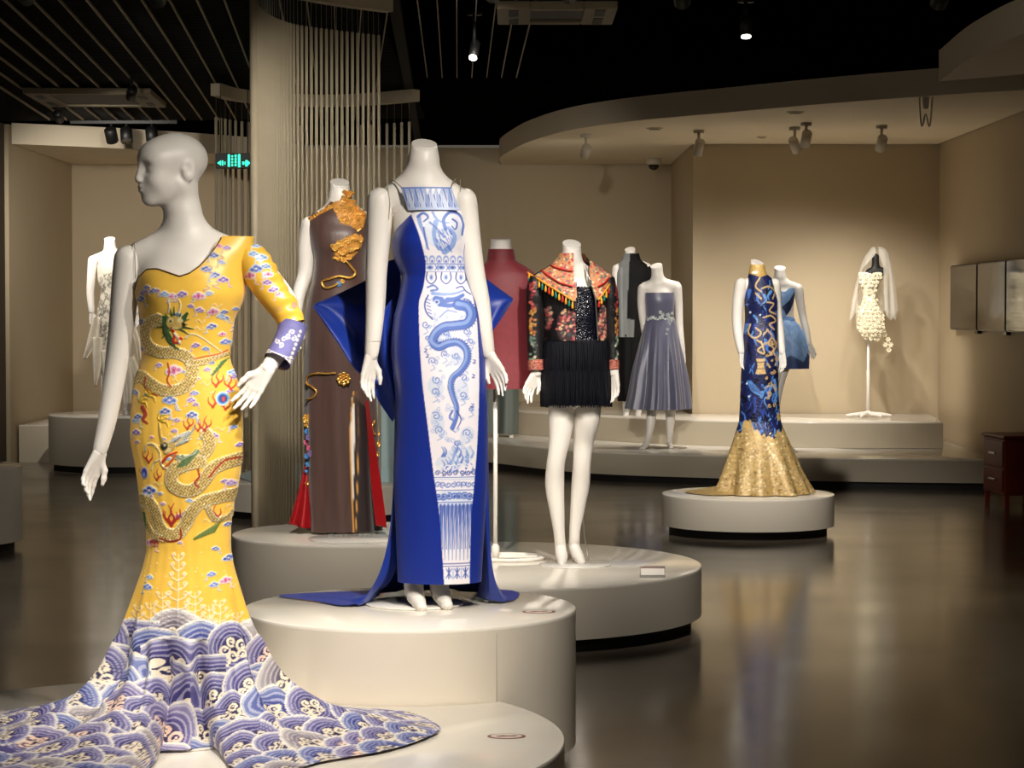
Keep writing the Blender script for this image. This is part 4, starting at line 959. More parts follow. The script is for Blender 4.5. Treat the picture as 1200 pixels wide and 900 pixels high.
# continue foam on yellow between the first scales
order = np.argsort(VS[:, 2])
def stamp(C, tu, tv, R, kind):
    m = np.where((np.abs(VS - C) < R * 1.05).all(1))[0]
    if not len(m): return
    q = VS[m] - C; p_ = q @ tu / R; v_ = q @ tv / R; r = np.hypot(p_, v_); ok = (r < 1) & (v_ > -0.75)
    m, p_, v_, r = m[ok], p_[ok], v_[ok], r[ok]
    if not len(m): return
    dark, mid, lite = [((24, 20, 66), (62, 56, 122), (160, 158, 190)), ((32, 24, 70), (80, 70, 132), (176, 170, 194)), ((16, 26, 78), (50, 62, 138), (150, 162, 198)), ((64, 56, 78), (122, 112, 124), (200, 192, 184))][kind]
    dark, mid, lite = map(np.array, (dark, mid, lite))
    col = np.where((r < .55)[:, None], dark + (mid - dark) * np.clip(r / .55, 0, 1)[:, None] ** 2, mid + (lite - mid) * np.clip((r - .55) / .45, 0, 1)[:, None])
    lines = (np.sin(r * 44) > 0.35) & (r > 0.42); col = np.where(lines[:, None], col * 0.45 + np.array((226, 222, 226)) * 0.55, col)
    col = np.where((r > .93)[:, None], (232, 226, 216), col)
    foam = (236, 222, 198) if kind != 1 else (238, 206, 186)
    for fx, fz, fr, ph in ((-.34, .02, .19, 0), (.0, .22, .17, 1.2), (.34, -.02, .19, 2.4), (-.12, -.28, .2, .6), (.24, -.34, .16, 2.9), (-.44, -.36, .17, 1.6)):
        a = np.arctan2(v_ - fz, p_ - fx); rr = np.hypot(p_ - fx, v_ - fz); sp = fr * (0.55 + 0.45 * ((a + ph) % (2 * PI)) / (2 * PI))
        cu = np.abs(rr - sp) < 0.05; col = np.where(cu[:, None], foam, col)
        dots = rr < 0.045; col = np.where(dots[:, None], foam, col)
    CS[m, :3] = col; CS[m, 3] = 0.45
base = np.array((86, 80, 134.0))
zt = 0.60
lowmask = (VS[:, 2] < 0.57 + 0.035 * np.sin(VS[:, 0] * 31) + 0.02 * np.sin(VS[:, 0] * 67 + 1)); CS[lowmask, :3] = base
nrm_s = np.concatenate([N1.reshape(-1, 3) * sgn, N2.reshape(-1, 3) * (np.sign(N2[5, NC2 // 4, 1]) * -1 or 1)])[ix]
cand = RNG.permutation(np.where(VS[:, 2] < 0.60)[0])[:9000]; pts_, keep_ = np.zeros((0, 3)), []
for c_i in cand:
    q = VS[c_i]
    if q[2] > 0.575 and RNG.random() < 0.75: continue
    if len(keep_) and (((pts_ - q) ** 2).sum(1) < 0.079 ** 2).any(): continue
    keep_.append(c_i); pts_ = np.vstack([pts_, q])
axis = np.array([cen[0], cen[1]])
key = [np.hypot(*(VS[c][:2] - axis)) - 1.6 * VS[c][2] for c in keep_]
for c_i in [keep_[k] for k in np.argsort(key)]:
    q = VS[c_i]; n_ = nrm_s[c_i]; up = np.array([*(axis - q[:2]), 0.0]); up /= np.linalg.norm(up) + 1e-9; up = up * 0.8 + np.array([0, 0, 1.0]); up -= n_ * (up @ n_); up /= np.linalg.norm(up) + 1e-9
    stamp(q, np.cross(up, n_), up, 0.082 * RNG.uniform(.86, 1.16), int(RNG.choice(4, p=[.44, .2, .2, .16])))
CA[ix] = CS
C1, C2 = CA[:len(V1)], CA[len(V1):]
V2f = V2.reshape(-1, 3) + N2.reshape(-1, 3) * (np.sign(N2[5, NC2 // 4, 1]) * -1 or 1) * (C2[:, 3:4] * 0.002)
def split_parts(V, F, C, parent, names):
    """one mesh per embroidery layer, cut along the motif outline"""
    h = C[F, 3].max(1); out = []
    for nm, lo_, hi_, m in names:
        f = F[(h >= lo_) & (h < hi_)]
        if not len(f): continue
        u, inv = np.unique(f, return_inverse=True)
        out.append(part(nm, (V[u], inv.reshape(-1, 4), colr(C[u])), m, parent))
    return out
split_parts(V1, F1, C1, gown, (('satin_body', -1, 0.25, 'satin_yellow'), ('cloud_embroidery', 0.25, 0.72, 'silk_thread'), ('dragon_embroidery', 0.72, 9, 'dragon_thread')))
part('wave_train', (V2f, F2, colr(C2)), 'silk_thread', gown)
# neckline piping
nx = np.linspace(160, 262, 50); nyy = np.interp(nx, NKX, NKY)
def dress_front(fig, rows, x, y, off=0.0, fold=None):
    R = np.array([r if len(r) == 6 else (*r, 0.0) for r in rows], float); y = np.asarray(y, float); x = np.asarray(x, float)
    f = lambda k: pchip(R[:, 0], R[:, k], y)
    xl, xr, bf, cd = f(1), f(2), f(3), f(5); u = np.clip((x - (xl + xr) / 2) / ((xr - xl) / 2), -1, 1)
    T = np.arccos(u); gg = 1.0 if fold is None else fold(T, y)
    p = fig.pt(x, y); p[..., 1] += cd - bf * np.sqrt(np.clip(1 - u * u, 0, 1)) * gg - off; return p
part('neckline_piping', tube(dress_front(fy, ROWS, nx, nyy, 0.001, yfold), 0.0022, 6), 'piping_dark', gown)
# sleeve with soft gathers, and the lilac cuff
def sleeve(fig, js, n=90, nc=64, gather=0.0, freq=11):
    J = spline(js, n); p = fig.pt(J[:, 0], J[:, 1]); p[:, 1] += J[:, 2]; r = J[:, 3] * fig.m
    T = np.gradient(p, axis=0); T /= np.linalg.norm(T, axis=1)[:, None]; a = np.linspace(0, 2 * PI, nc, endpoint=False)
    V = []
    Nn = np.array([0, -1.0, 0])
    for k in range(n):
        q = Nn - T[k] * (Nn @ T[k]); q /= np.linalg.norm(q); B = np.cross(T[k], q)
        ph = k / n * freq * 2 * PI + 2.6 * np.cos(a) + 0.9 * math.sin(k / n * 5.0)
        rr = r[k] * (1 + gather * (np.sin(ph) + 0.7 * np.sin(ph * 0.63 + 1.3 + a)) * (0.45 - 0.55 * np.sin(a)))
        V.append(p[k] + (np.cos(a) * rr)[:, None] * q + (np.sin(a) * rr)[:, None] * B)
    return np.array(V), grid_faces(n, nc)
sl_, sf = sleeve(fy, [(290, 296, 0.0, 15), (296, 304, -.005, 19.5), (305, 320, -.008, 20), (321, 345, -.01, 18.2), (338, 369, -.01, 16.2), (343, 381, -.015, 15.4)], 200, 120, 0.045, 7)
cs_ = Canvas(280, 276, 364, 436, 3, (238, 188, 70))
old = cv; cv = cs_
for x, y, q, s_ in ((303, 287, 3, 1.1), (300, 298, 3, 1.1), (309, 302, 3, 1.2), (303, 315, 0, 1.4), (295, 323, 2, 1.3), (317, 322, 2, 1.0), (316, 331, 4, 1.0), (323, 339, 4, 1.1), (330, 345, 2, .9), (314, 312, 3, 1.0)): cloud(x, y, s_, q)
cv.ell(329, 362, 5, 4, (226, 178, 90)); cv.ell(346, 358, 3, 4, (226, 150, 130)); cs_.blur(1)
def to_px(V):
    d = V[..., 1]; q = V - np.array([0, 0, CAMZ]); zc = q[..., 1] * math.cos(TH) - q[..., 2] * math.sin(TH); uc = q[..., 1] * math.sin(TH) + q[..., 2] * math.cos(TH)
    return CX + FPX * q[..., 0] / zc, CY - FPX * uc / zc
Z = sl_.reshape(-1, 3); Xo = (Z[:, 0] / fy.m + CX); Yo = pchip([0, 1], [0, 1], [0])  # orthographic pattern space
y0p = fy.pt(300, 300)[2]; Yo = 300 - (Z[:, 2] - y0p) / fy.m
part('sleeve', (Z, sf, colr(cs_.sample(Xo, Yo))), 'satin_sleeve', gown)
LIL = (112, 110, 168)
cu, cf = sleeve(fy, [(344, 379, -.015, 16.8), (341, 392, -.025, 16.2), (335, 408, -.05, 15.8), (328, 423, -.075, 16.4)], 100, 120, 0.012, 5)
cc_ = Canvas(300, 366, 372, 446, 4, LIL); cv = cc_
for k, (x, y) in enumerate(((336, 397), (341, 393), (333, 403), (345, 389), (329, 399), (347, 396))):
    cv.curl(x, y, 3.2, (232, 226, 222), 1.5, k, 1.0, 1 if k % 2 else -1)
for k in range(9):
    x, y = 313 + k * 4.4, 407 + k * 1.7; 
    cv.stroke([(x, y), (x + 3, y + 1)], 1.2, WHT); cv.stroke([(x, y), (x - 1.3, y + 5)], 1.2, WHT); cv.stroke([(x - .6, y + 2.6), (x + 2.2, y + 3.6)], 1.1, WHT); cv.stroke([(x - 1.3, y + 5), (x + 1.4, y + 6)], 1.1, WHT)
for k in range(8): cv.ell(354 - k * 1.6, 388 + k * 5, 1.5, 2.0, WHT)
cv.stroke([(305, 425), (330, 431), (350, 440)], 1.6, (200, 140, 60)); cc_.blur(1)
Z = cu.reshape(-1, 3); part('cuff', (Z, cf, colr(cc_.sample(Z[:, 0] / fy.m + CX, 300 - (Z[:, 2] - y0p) / fy.m))), 'silk_thread', gown, label='lilac cuff with white embroidery')
cv = old
# ------------------------------------------------------------------ blue and white gown
mat('satin_blue', (20, 52, 152), 0.42, nscale=6, var=0.05, spec=0.5, sheen=0.1, bump=0.05, bscale=300)
mat('satin_blue_print', (20, 52, 168), 0.32, vcol=True, nscale=20, var=0.03, spec=0.5, sheen=0.1)
mat('porcelain_print', (235, 230, 238), 0.5, vcol=True, nscale=30, var=0.02, bump=0.05, bscale=300)
BLUE = (15, 42, 140)
fb = Fig(7.70)
mq = thing('mannequin', (*G(500, 708, BH)[:2], BH), 'headless white mannequin wearing the blue and white gown', 'mannequin', 'display mannequins')
bodyp('body', torso(fb, [(497, 160, 0, 15.2), (496.5, 190, 0.0, 15.6), (495, 214, 0.012, 22)], (452, 236, 14), (539, 235, 14), (502, 262, 41, 42, .078), (508, 325, 34, 40, .068), (515, 400, 44, 60, .09),
     (497, 169, (0.08, -0.42, 0.9)), k=0.035, h=0.006), WHITE, mq)
o = part('arm', limb(fb, [(445.5, 235, 0, 15.3), (443.5, 280, 0, 13.6), (441, 320, 0, 12.2), (440, 355, 0, 11.3), (438, 390, -.01, 9.6), (435.5, 416, -.015, 7.8)]), WHITE, mq)
part('joint_line', tube([fb.pt(x, y, d) for x, y, d in ((451, 217.5, 0.0), (456, 226, -0.03), (457.5, 240, -0.035), (456, 258, -0.03))], 0.0011, 5, smoothn=14), 'seam_grey', o)
part('wrist_seam', seam(fb, 437.5, 400, -.012, 9.1 * fb.m, 9.1 * fb.m), 'seam_grey', o)
part('hand', hand(fb, (435, 418), 99, 53, roll=0.7, curl=0.5, thumb=1, dy=-0.016, h=0.003, curls=(0.25, 0.4, 0.5, 0.5)), WHITE, mq)
o = part('arm', limb(fb, [(544, 235, 0, 14.8), (550, 280, 0, 13), (556, 320, 0, 12), (563, 355, 0, 11), (568, 390, -.01, 9.4), (572, 414, -.01, 7.8)]), WHITE, mq)
part('joint_line', tube([fb.pt(x, y, d) for x, y, d in ((540, 216, 0.0), (540, 226, -0.03), (540.5, 244, -0.035))], 0.0011, 5, smoothn=14), 'seam_grey', o)
part('hand', hand(fb, (573, 416), 62, 52, roll=0.55, curl=0.5, thumb=-1, dy=-0.012, h=0.003, curls=(0.3, 0.42, 0.5, 0.55)), WHITE, mq)
for js in ([(492, 470, 0, 24), (488, 560, 0, 18), (485, 640, .02, 14.5), (484, 680, .03, 11.5), (487, 697, -.02, 10.5), (495, 707, -.1, 6.5)], [(540, 470, 0, 24), (528, 560, 0, 18), (518, 640, .04, 14.5), (514, 680, .05, 11.5), (517, 697, .0, 10.5), (525, 706, -.08, 6.5)]):
    part('leg', limb(fb, js), WHITE, mq)
base_plate(fb, 486, 708, BH, 0.17, mq)
gb = thing('blue_gown', (*G(510, 706, BH)[:2], BH), 'royal blue satin gown with a blue and white porcelain dragon panel down the front', 'gown', 'gowns on mannequins')
cv = Canvas(450, 215, 582, 690, 4, BLUE)
PW = (236, 231, 238); B1 = (92, 120, 196); B2 = (140, 164, 218); B3 = (58, 78, 160); B4 = (190, 202, 230)
PL = [(246, 480), (281, 494), (313, 500), (335, 497.5), (357, 492), (397, 493), (443, 496), (502, 503), (555, 509.5), (600, 516), (681, 521.5)]
PRr = [(246, 541), (260, 545), (270, 548), (299, 543.5), (323, 545.5), (350, 555), (385, 560), (443, 562), (513, 560), (555, 557), (620, 552), (681, 551)]
yy = np.linspace(244, 682, 120); xl = pchip([p[0] for p in PL], [p[1] for p in PL], yy); xr = pchip([p[0] for p in PRr], [p[1] for p in PRr], yy)
cv.poly(np.concatenate([np.stack([xl, yy], 1), np.stack([xr, yy], 1)[::-1]]), PW, 0.6)
def S(pts, w, col, w1=None): cv.stroke(pts, w, col, 0.6, w1=w1)
for x, y, rx, ry in ((512, 272, 14, 18), (534, 270, 8, 14), (524, 346, 20, 8), (530, 372, 22, 12), (520, 396, 16, 10), (540, 415, 12, 14), (512, 452, 9, 12), (542, 456, 8, 14), (514, 492, 8, 14), (548, 508, 8, 10), (534, 536, 24, 12), (533, 580, 20, 8)): cv.ell(x, y, rx, ry, (214, 219, 234), RNG.uniform(-.4, .4), .6)
for k in range(70): cv.curl(RNG.uniform(506, 552), RNG.uniform(345, 525), RNG.uniform(1.6, 3.2), (176, 190, 224), .9, RNG.uniform(0, 6), 1.1, RNG.choice([-1, 1]), .6)
# phoenix-like coils on the chest
for pts, w, c in (([(492, 256), (494, 264), (498, 274), (501, 284), (502, 292)], 5, B2), ([(491, 255), (497, 251), (503, 256), (498, 261)], 3.4, B1), ([(508, 250), (513, 258), (520, 262), (527, 262)], 3, B2), ([(512, 262), (510, 276), (514, 290), (522, 296)], 6, B2),
                  ([(522, 296), (531, 288), (533, 276), (526, 268)], 7, B2), ([(523, 270), (521, 258), (528, 250), (538, 252), (543, 262), (542, 276)], 4.2, B1), ([(531, 258), (536, 262), (534, 270), (530, 266)], 2, B3), ([(505, 262), (512, 268), (520, 276)], 2, B1), ([(517, 282), (526, 288), (530, 296)], 2, B1), ([(498, 268), (500, 282), (504, 294)], 1.6, B3)): S(pts, w, c, w * .5)
for k in range(26): S([(511 + k * .7, 280 + 10 * math.sin(k)), (514 + k * .7, 285 + 10 * math.sin(k))], 1.0, B1)
# arches, lozenges and tongues
for k in range(6):
    x = 499.5 + k * 8; cv.ell(x, 305, 3.4, 5, B2, 0, .6); cv.ell(x, 306, 2.2, 3.6, PW, 0, .6); cv.ell(x, 307, 1.2, 1.8, B1, 0, .6)
cv.stroke([(495, 310), (548, 310)], 1.0, B1, .6)
for k in range(4): cv.ell(505 + k * 13, 314, 4.2, 2.6, B2, 0, .6); cv.ell(505 + k * 13, 314, 1.8, 1.1, B3, 0, .6); S([(511 + k * 13, 311.5), (514.5 + k * 13, 317)], 1, B1); S([(514.5 + k * 13, 311.5), (511 + k * 13, 317)], 1, B1)
cv.stroke([(495, 319), (549, 319)], .9, B2, .6)
for k in range(3):
    x = 506.5 + k * 17; S([(x - 5, 320), (x - 5.4, 328), (x, 333), (x + 5.4, 328), (x + 5, 320)], 1.3, B3); cv.ell(x, 325.5, 2.6, 4, B4, 0, .6); cv.ell(x, 325.5, 1.2, 2.2, B1, 0, .6)
# dragon head and whiskers
S([(508, 344), (520, 345), (534, 344), (545, 340)], 4, B2, 2); S([(512, 351), (524, 352), (536, 350), (543, 346)], 8, B1, 4); S([(516, 357), (530, 358), (540, 354)], 5, B1); S([(502, 337), (510, 335), (514, 339), (506, 341)], 2, B1); S([(535, 338), (542, 336), (546, 341), (552, 345)], 1.4, B3); S([(544, 350), (550, 352), (553, 356)], 1.2, B3); cv.ell(522, 349, 1.4, 1.2, PW, 0, .6); cv.ell(513, 354, 3.4, 3, B4, 0, .6); cv.ell(513, 354, 1.6, 1.4, B3, 0, .6)
for k in range(6): S([(500 + k * .8, 350 + k * 4), (505 + k * .5, 352 + k * 4)], 1.1, B1)
S([(503, 346), (499, 356), (501, 366), (508, 374)], 1.6, B3); S([(516, 372), (526, 364), (536, 366)], 1, B1)
# the long S of its body
DR = [(538, 357), (549, 360), (553, 368), (549, 378), (536, 381), (521, 383), (511, 391), (508, 400), (515, 406), (526, 402), (538, 401), (547, 409), (548, 421), (541, 433), (531, 442), (529, 452), (532, 464), (536, 476), (535, 488), (531, 500)]
cv.stroke(DR, 12.5, B3, .6, n=140, w1=5); cv.stroke(DR, 11, B1, .6, n=140, w1=4); cv.stroke([(x - 1.4, y - 1.2) for x, y in DR], 4.6, B2, .6, n=140, w1=1.6)
dd = spline(DR, 90); tn = np.gradient(dd, axis=0); tn /= np.linalg.norm(tn, axis=1)[:, None]
for k in range(2, 74):
    w_ = 6.2 - k * .045; nx_, ny2 = -tn[k][1], tn[k][0]; cv.stroke([(dd[k][0] - nx_ * w_, dd[k][1] - ny2 * w_), (dd[k][0] - nx_ * (w_ + 1.6) + tn[k][0], dd[k][1] - ny2 * (w_ + 1.6) + tn[k][1])], 1.1, B3, .6, w1=.4)
S([(531, 480), (528, 488), (533, 492), (529, 500), (535, 505)], 2.6, B1, 1); S([(536, 480), (541, 490), (537, 500)], 2, B3, .8)
for (x, y, r) in ((500, 380, 4.5), (547, 388, 4), (508, 422, 4.5), (522, 414, 4), (524, 391, 3.6), (513, 444, 5), (511, 458, 5), (544, 442, 4.4), (543, 462, 5), (535, 416, 4), (512, 486, 5), (548, 506, 5), (516, 502, 5), (536, 517, 4), (502, 396, 3), (552, 400, 3.4), (552, 478, 3)):
    cv.curl(x, y, r, B1, 1.1, RNG.uniform(0, 6), 1.2, RNG.choice([-1, 1]), .6); cv.curl(x + r * .9, y + r * .5, r * .6, B2, 1.0, RNG.uniform(0, 6), 1.1, 1, .6)
    S([(x, y + r), (x + 3, y + r + 4), (x - 2, y + r + 7)], .9, B2)
for x, y in ((500, 410), (502, 416), (556, 423), (555, 440), (554, 474)): S([(x - 1, y - 2), (x + 1.6, y - 1), (x - 1.2, y + 2), (x + 1.8, y + 2)], .9, B3)
# smoke and surf
for k in range(26):
    x = RNG.uniform(510, 556); y = RNG.uniform(528, 552); S([(x, y), (x + 2, y - 6), (x - 1, y - 11)], 2.6, B2 if k % 2 else B1, .6)
for k in range(7): cv.curl(512 + k * 7, 546, 4.4, PW, 1.4, k, 1.1, 1, .6); cv.curl(514 + k * 7, 552, 3.2, B3, 1.2, k * 2, 1.2, -1, .6)
for yb, c in ((557, B1), (559.5, B4), (572, B1), (586, B1)): cv.stroke([(505, yb), (560, yb)], 1.1, c, .6)
for k in range(8): cv.curl(514 + k * 6, 565.5, 3.6, B1, 1.2, k * 1.7, 1.2, 1 if k % 2 else -1, .6); cv.curl(515 + k * 6, 579, 4.2, B1, 1.8, k * 2.3, 1.3, -1 if k % 2 else 1, .6); cv.ell(515 + k * 6, 579, 1.2, 1.2, B3, 0, .6)
for k in range(9):
    x = 517.5 + k * 4.4; cv.stroke([(x, 589), (x + .3, 620), (x + .2, 653)], 3.2, B1, .6, w1=.5); cv.stroke([(x, 590), (x + .2, 612)], 1.4, B3, .6, w1=.4); cv.stroke([(x + 2.2, 590), (x + 2.3, 640)], .8, B3, .6)
for yb in (657, 660): cv.stroke([(516, yb), (553, yb)], 1.0, B3, .6)
for k in range(3):
    x = 527 + k * 9.5; S([(x - 3, 663), (x + 3, 673)], 1.2, B1); S([(x + 3, 663), (x - 3, 673)], 1.2, B1); S([(x, 662), (x, 674)], 1.4, B3); S([(x + 4.8, 662), (x + 4.8, 675)], .8, B2)
XX, YY = np.meshgrid(cv.x0 + (np.arange(cv.w) + .5) / 4, cv.y0 + (np.arange(cv.h) + .5) / 4)
out_ = (XX < pchip(yy, xl, YY)) | (XX > pchip(yy, xr, YY)); cv.a[out_] = (*BLUE, 0)
edge_ = cv.a[..., 3].copy(); cv.blur(1); cv.a[..., 3] = edge_
RB = [(246, 477, 542, .088, .085), (258, 469, 546, .1, .09), (270, 463, 549, .108, .092), (285, 459.5, 548, .108, .09), (300, 461, 545.5, .1, .085), (313, 466, 545.5, .09, .08), (325, 470.5, 547.5, .086, .08), (340, 468.5, 553.5, .09, .085), (355, 465.5, 560, .096, .095), (375, 461, 564.5, .103, .11), (408, 458.5, 568, .108, .125), (440, 461, 570, .108, .125), (467, 463.5, 571, .106, .12), (513, 463, 571, .102, .11), (555, 461, 571, .1, .11), (600, 463, 569, .1, .11), (640, 464.5, 566.5, .1, .11), (681, 466, 564, .1, .11)]
def clb(x, fr): return np.where(fr, np.interp(x, [455, 459.5, 463, 470, 480, 541, 546, 549, 552], [296, 290, 272, 256, 246, 246, 260, 276, 290]), 300)
def bfold(T, Y):
    g = np.ones(T.shape)
    for c in (PI * .34, PI * .66): g = g + .07 * np.exp(-((T - c) / .36) ** 2 - ((Y - 276) / 20) ** 2)
    return g + 0.006 * np.sin(5 * T + Y * .01) * np.clip((Y - 480) / 120, 0, 1)
VB, FB = fb.loft(RB, 520, 360, bfold, clb)
cb = cv.sample(fb.X.ravel(), fb.Y.ravel()); bk = fb.front.ravel() < 0.0; cb[bk] = (*BLUE, 0)
split_parts(VB, FB, cb, gb, (('satin_body', -1, 0.3, 'satin_blue_print'), ('porcelain_panel', 0.3, 9, 'porcelain_print')))
# pleated bib above the panel
cvb = Canvas(440, 214, 565, 252, 4, (168, 184, 222)); cv = cvb
for k in range(9):
    x = 474 + k * 6.6; cv.poly([(x, 223), (x + 2.5, 230), (x + 8, 246), (x + 1, 246), (x - 1, 232)], (196, 208, 234) if k % 2 else (146, 166, 214), .5); cv.stroke([(x, 223), (x + 3, 232), (x + 8, 246)], .9, B3); cv.stroke([(x + 4, 228), (x + 6, 246)], .8, PW)
for k in (3, 4, 5): x = 480 + k * 6.6; cv.poly([(x, 222), (x + 5, 222), (x + 2, 231)], PW, .5)
cv.stroke([(460, 221.5), (545, 221.5)], 1.6, B1); cv.stroke([(460, 245.5), (556, 245.5)], 2.4, B4); cvb.blur(1)
VV, FF = fb.loft([(220.5, 458.5, 541.5, .082, .08), (234, 462.5, 547, .091, .09), (247.5, 467, 552, .097, .09)], 60, 140, None, None, arc=(PI * .25, PI * .75))
part('bib', (VV, FF, colr(cvb.sample(fb.X.ravel(), fb.Y.ravel()))), 'porcelain_print', gb)
for pts in ([(472, 221, -.058), (463, 213, -.03), (457, 209, .01)], [(529, 221, -.058), (532, 213, -.03), (534, 209, .01)]): part('strap', tube([fb.pt(*p) for p in pts], 0.0022, 6, smoothn=12), 'seam_grey', gb)
def patch(fig, A, B, depth, nu=60, nv=30, thick=0.004):
    """cloth sheet ruled between two edge curves; depth(u,v) in metres"""
    a = spline(A, nu); b = spline(B, nu); v = np.linspace(0, 1, nv)[:, None, None]
    xy = a[None] * (1 - v) + b[None] * v; U, W = np.meshgrid(np.linspace(0, 1, nu), np.linspace(0, 1, nv))
    D = depth(U, W); p = fig.pt(xy[..., 0], xy[..., 1]); p[..., 1] += D
    q = p.copy(); q[..., 1] += thick
    V = np.concatenate([p.reshape(-1, 3), q.reshape(-1, 3)]); f = grid_faces(nv, nu, False); n = nu * nv
    F = [tuple(r) for r in f] + [tuple(r[::-1] + n) for r in f]
    bd = list(range(nu)) + [i * nu + nu - 1 for i in range(1, nv)] + list(range(nv * nu - 2, (nv - 1) * nu - 1, -1)) + [i * nu for i in range(nv - 2, 0, -1)]
    for i in range(len(bd)): a_, b_ = bd[i], bd[(i + 1) % len(bd)]; F.append((b_, a_, a_ + n, b_ + n))
    return V, F
part('bow_wing', patch(fb, [(466, 300), (452, 304), (428, 324), (398, 340), (364, 355)], [(470, 440), (452, 452), (424, 442), (392, 400), (364, 359)], lambda u, v: 0.20 - 0.13 * v + 0.03 * np.sin(u * 3) - 0.03 * np.sin(PI * v) * (1 - .6 * u) + 0.016 * np.sin(v * 9 + u * 4)), 'satin_blue', gb)
part('bow_wing', patch(fb, [(548, 308), (560, 318), (580, 334), (601, 349)], [(552, 412), (564, 404), (580, 384), (601, 353)], lambda u, v: 0.18 - 0.11 * v + 0.03 * np.sin(u * 3) - 0.02 * np.sin(PI * v) * (1 - .6 * u) + .012 * np.sin(v * 7 + u * 4)), 'satin_blue', gb)
part('bow_tail', patch(fb, [(424, 400), (430, 440), (441, 470), (458, 496)], [(472, 330), (470, 400), (473, 440), (470, 478)], lambda u, v: 0.10 - 0.05 * np.sin(PI * v) + 0.02 * np.sin(v * 9)), 'satin_blue', gb)
# back drape spreading into a train on the podium
hemT = np.array([168, 178, 186, 194, 200, 208, 225, 270, 315, 338, 348, 357, 366, 374.]); hemX = [440, 421, 402, 372, 326, 376, 430, 500, 556, 598, 609, 600, 576, 556]; hemY = [698, 706.5, 709.5, 704.5, 698, 694, 692, 690, 690, 691.5, 696, 703.5, 704, 698]
hemE = [4, 4.5, 6, 14, 18, 16, 6, 3, 6, 10, 10, 8, 6, 4]
NT, NS = 220, 110; Td = np.linspace(168, 374, NT); hx_ = pchip(hemT, hemX, Td); hyp = pchip(hemT, hemY, Td); he_ = pchip(hemT, hemE, Td); Tr = np.radians(Td)
hw_ = np.array([G(a, b, BH + 0.006) for a, b in zip(hx_, hyp)])
Rr = np.array(RB); y0 = 470
cxr, ar = 517.2, 54.5
rg = fb.pt(cxr + ar * np.cos(Tr), np.full(NT, y0)); rg[:, 1] -= np.where(np.sin(Tr) > 0, .108, .125) * np.sin(Tr)
ss_ = np.linspace(0, 1, NS)[:, None]; w_ = 0.10 * ss_ + 0.90 * ss_ ** he_[None, :]
VT = np.zeros((NS, NT, 3)); VT[..., 0] = rg[:, 0] * (1 - w_) + hw_[:, 0] * w_; VT[..., 1] = rg[:, 1] * (1 - w_) + hw_[:, 1] * w_
VT[..., 2] = rg[:, 2] + (BH + 0.006 - rg[:, 2]) * np.clip(ss_ * 1.06, 0, 1)
VT[..., 2] += 0.012 * np.clip(np.sin(Tr * 9)[None, :], 0, 1) * np.clip((ss_ - .85) / .15, 0, 1) * np.sin(PI * np.clip((ss_ - .85) / .15, 0, 1)); VT[..., 1] += 0.02 * np.sin(Tr * 16)[None, :] * ss_ * (1 - ss_)
part('train', (VT.reshape(-1, 3), grid_faces(NS, NT, False)), 'satin_blue', gb)

# ------------------------------------------------------------------ brown gown with gold flowers
mat('brown_silk', (74, 52, 46), 0.42, nscale=30, var=0.2, vcol=True, stretch=(1, 1, 0.12), spec=0.4, sheen=0.3, bump=0.15, bscale=160)
mat('gold_leaf', (244, 186, 92), 0.24, metal=0.75, nscale=40, var=0.25, bump=0.5, bscale=120)
mat('red_silk', (150, 20, 26), 0.35, nscale=10, var=0.08)
mat('enamel_blue', (70, 130, 190), 0.4, nscale=60, var=0.3); mat('enamel_pink', (206, 92, 130), 0.4, nscale=60, var=0.3); mat('enamel_lilac', (130, 110, 170), 0.4, var=0.2)
fn_ = Fig(10.15)
mq = thing('mannequin', (*G(405, 628, NH)[:2], NH), 'headless white mannequin wearing the brown and gold gown', 'mannequin', 'display mannequins')
bodyp('body', torso(fn_, [(398, 205, 0, 11.2), (398.5, 232, 0, 11.4), (399, 246, .01, 15)], (368, 262, 10), (430, 260, 10), (398, 280, 30, 30, .08), (398, 325, 26, 30, .07), (399, 385, 34, 44, .09), (398, 214, (0.1, -0.45, 0.9)), k=0.03), WHITE, mq)
part('arm', limb(fn_, [(363, 264, 0, 10.5), (359, 290, .01, 9.5), (357, 320, .02, 8.5), (350, 345, 0, 7.6), (347, 372, -.02, 6.5)]), WHITE, mq)
part('hand', hand(fn_, (346.5, 373), 95, 40, roll=0.6, curl=0.5, thumb=1, dy=-.02), WHITE, mq)
part('arm', limb(fn_, [(434, 264, 0, 10.5), (441, 300, .01, 9), (446, 340, .0, 7.6), (447, 380, -.02, 6)]), WHITE, mq)
part('hand', hand(fn_, (447, 382), 88, 40, roll=0.6, curl=0.5, thumb=-1, dy=-.02), WHITE, mq)
for x in (388, 415): part('leg', limb(fn_, [(x, 400, 0, 17), (x, 500, 0, 13), (x, 580, .01, 9), (x, 616, .02, 6.5), (x + 2, 624, -.08, 5)]), WHITE, mq)
base_plate(fn_, 415, 632, NH, 0.20, mq)
gn = thing('brown_gown', (*G(400, 628, NH)[:2], NH), 'dark brown sleeveless gown with raised gold flowers and red lined slits', 'gown', 'gowns on mannequins')
RN = [(222, 389, 411.5, .046, .046), (236, 385, 414, .05, .05), (246, 374, 424, .062, .062), (254, 362, 434, .075, .075), (262, 359.5, 437, .085, .085), (276, 361.5, 436, .104, .088), (290, 364.5, 433, .108, .088), (304, 368, 430, .1, .086), (325, 367, 429, .092, .086), (350, 361, 433, .1, .1), (375, 357.5, 437, .112, .12), (410, 357, 439, .118, .122), (470, 357, 441, .118, .122), (540, 358, 443, .122, .122), (621, 361, 447, .13, .125)]
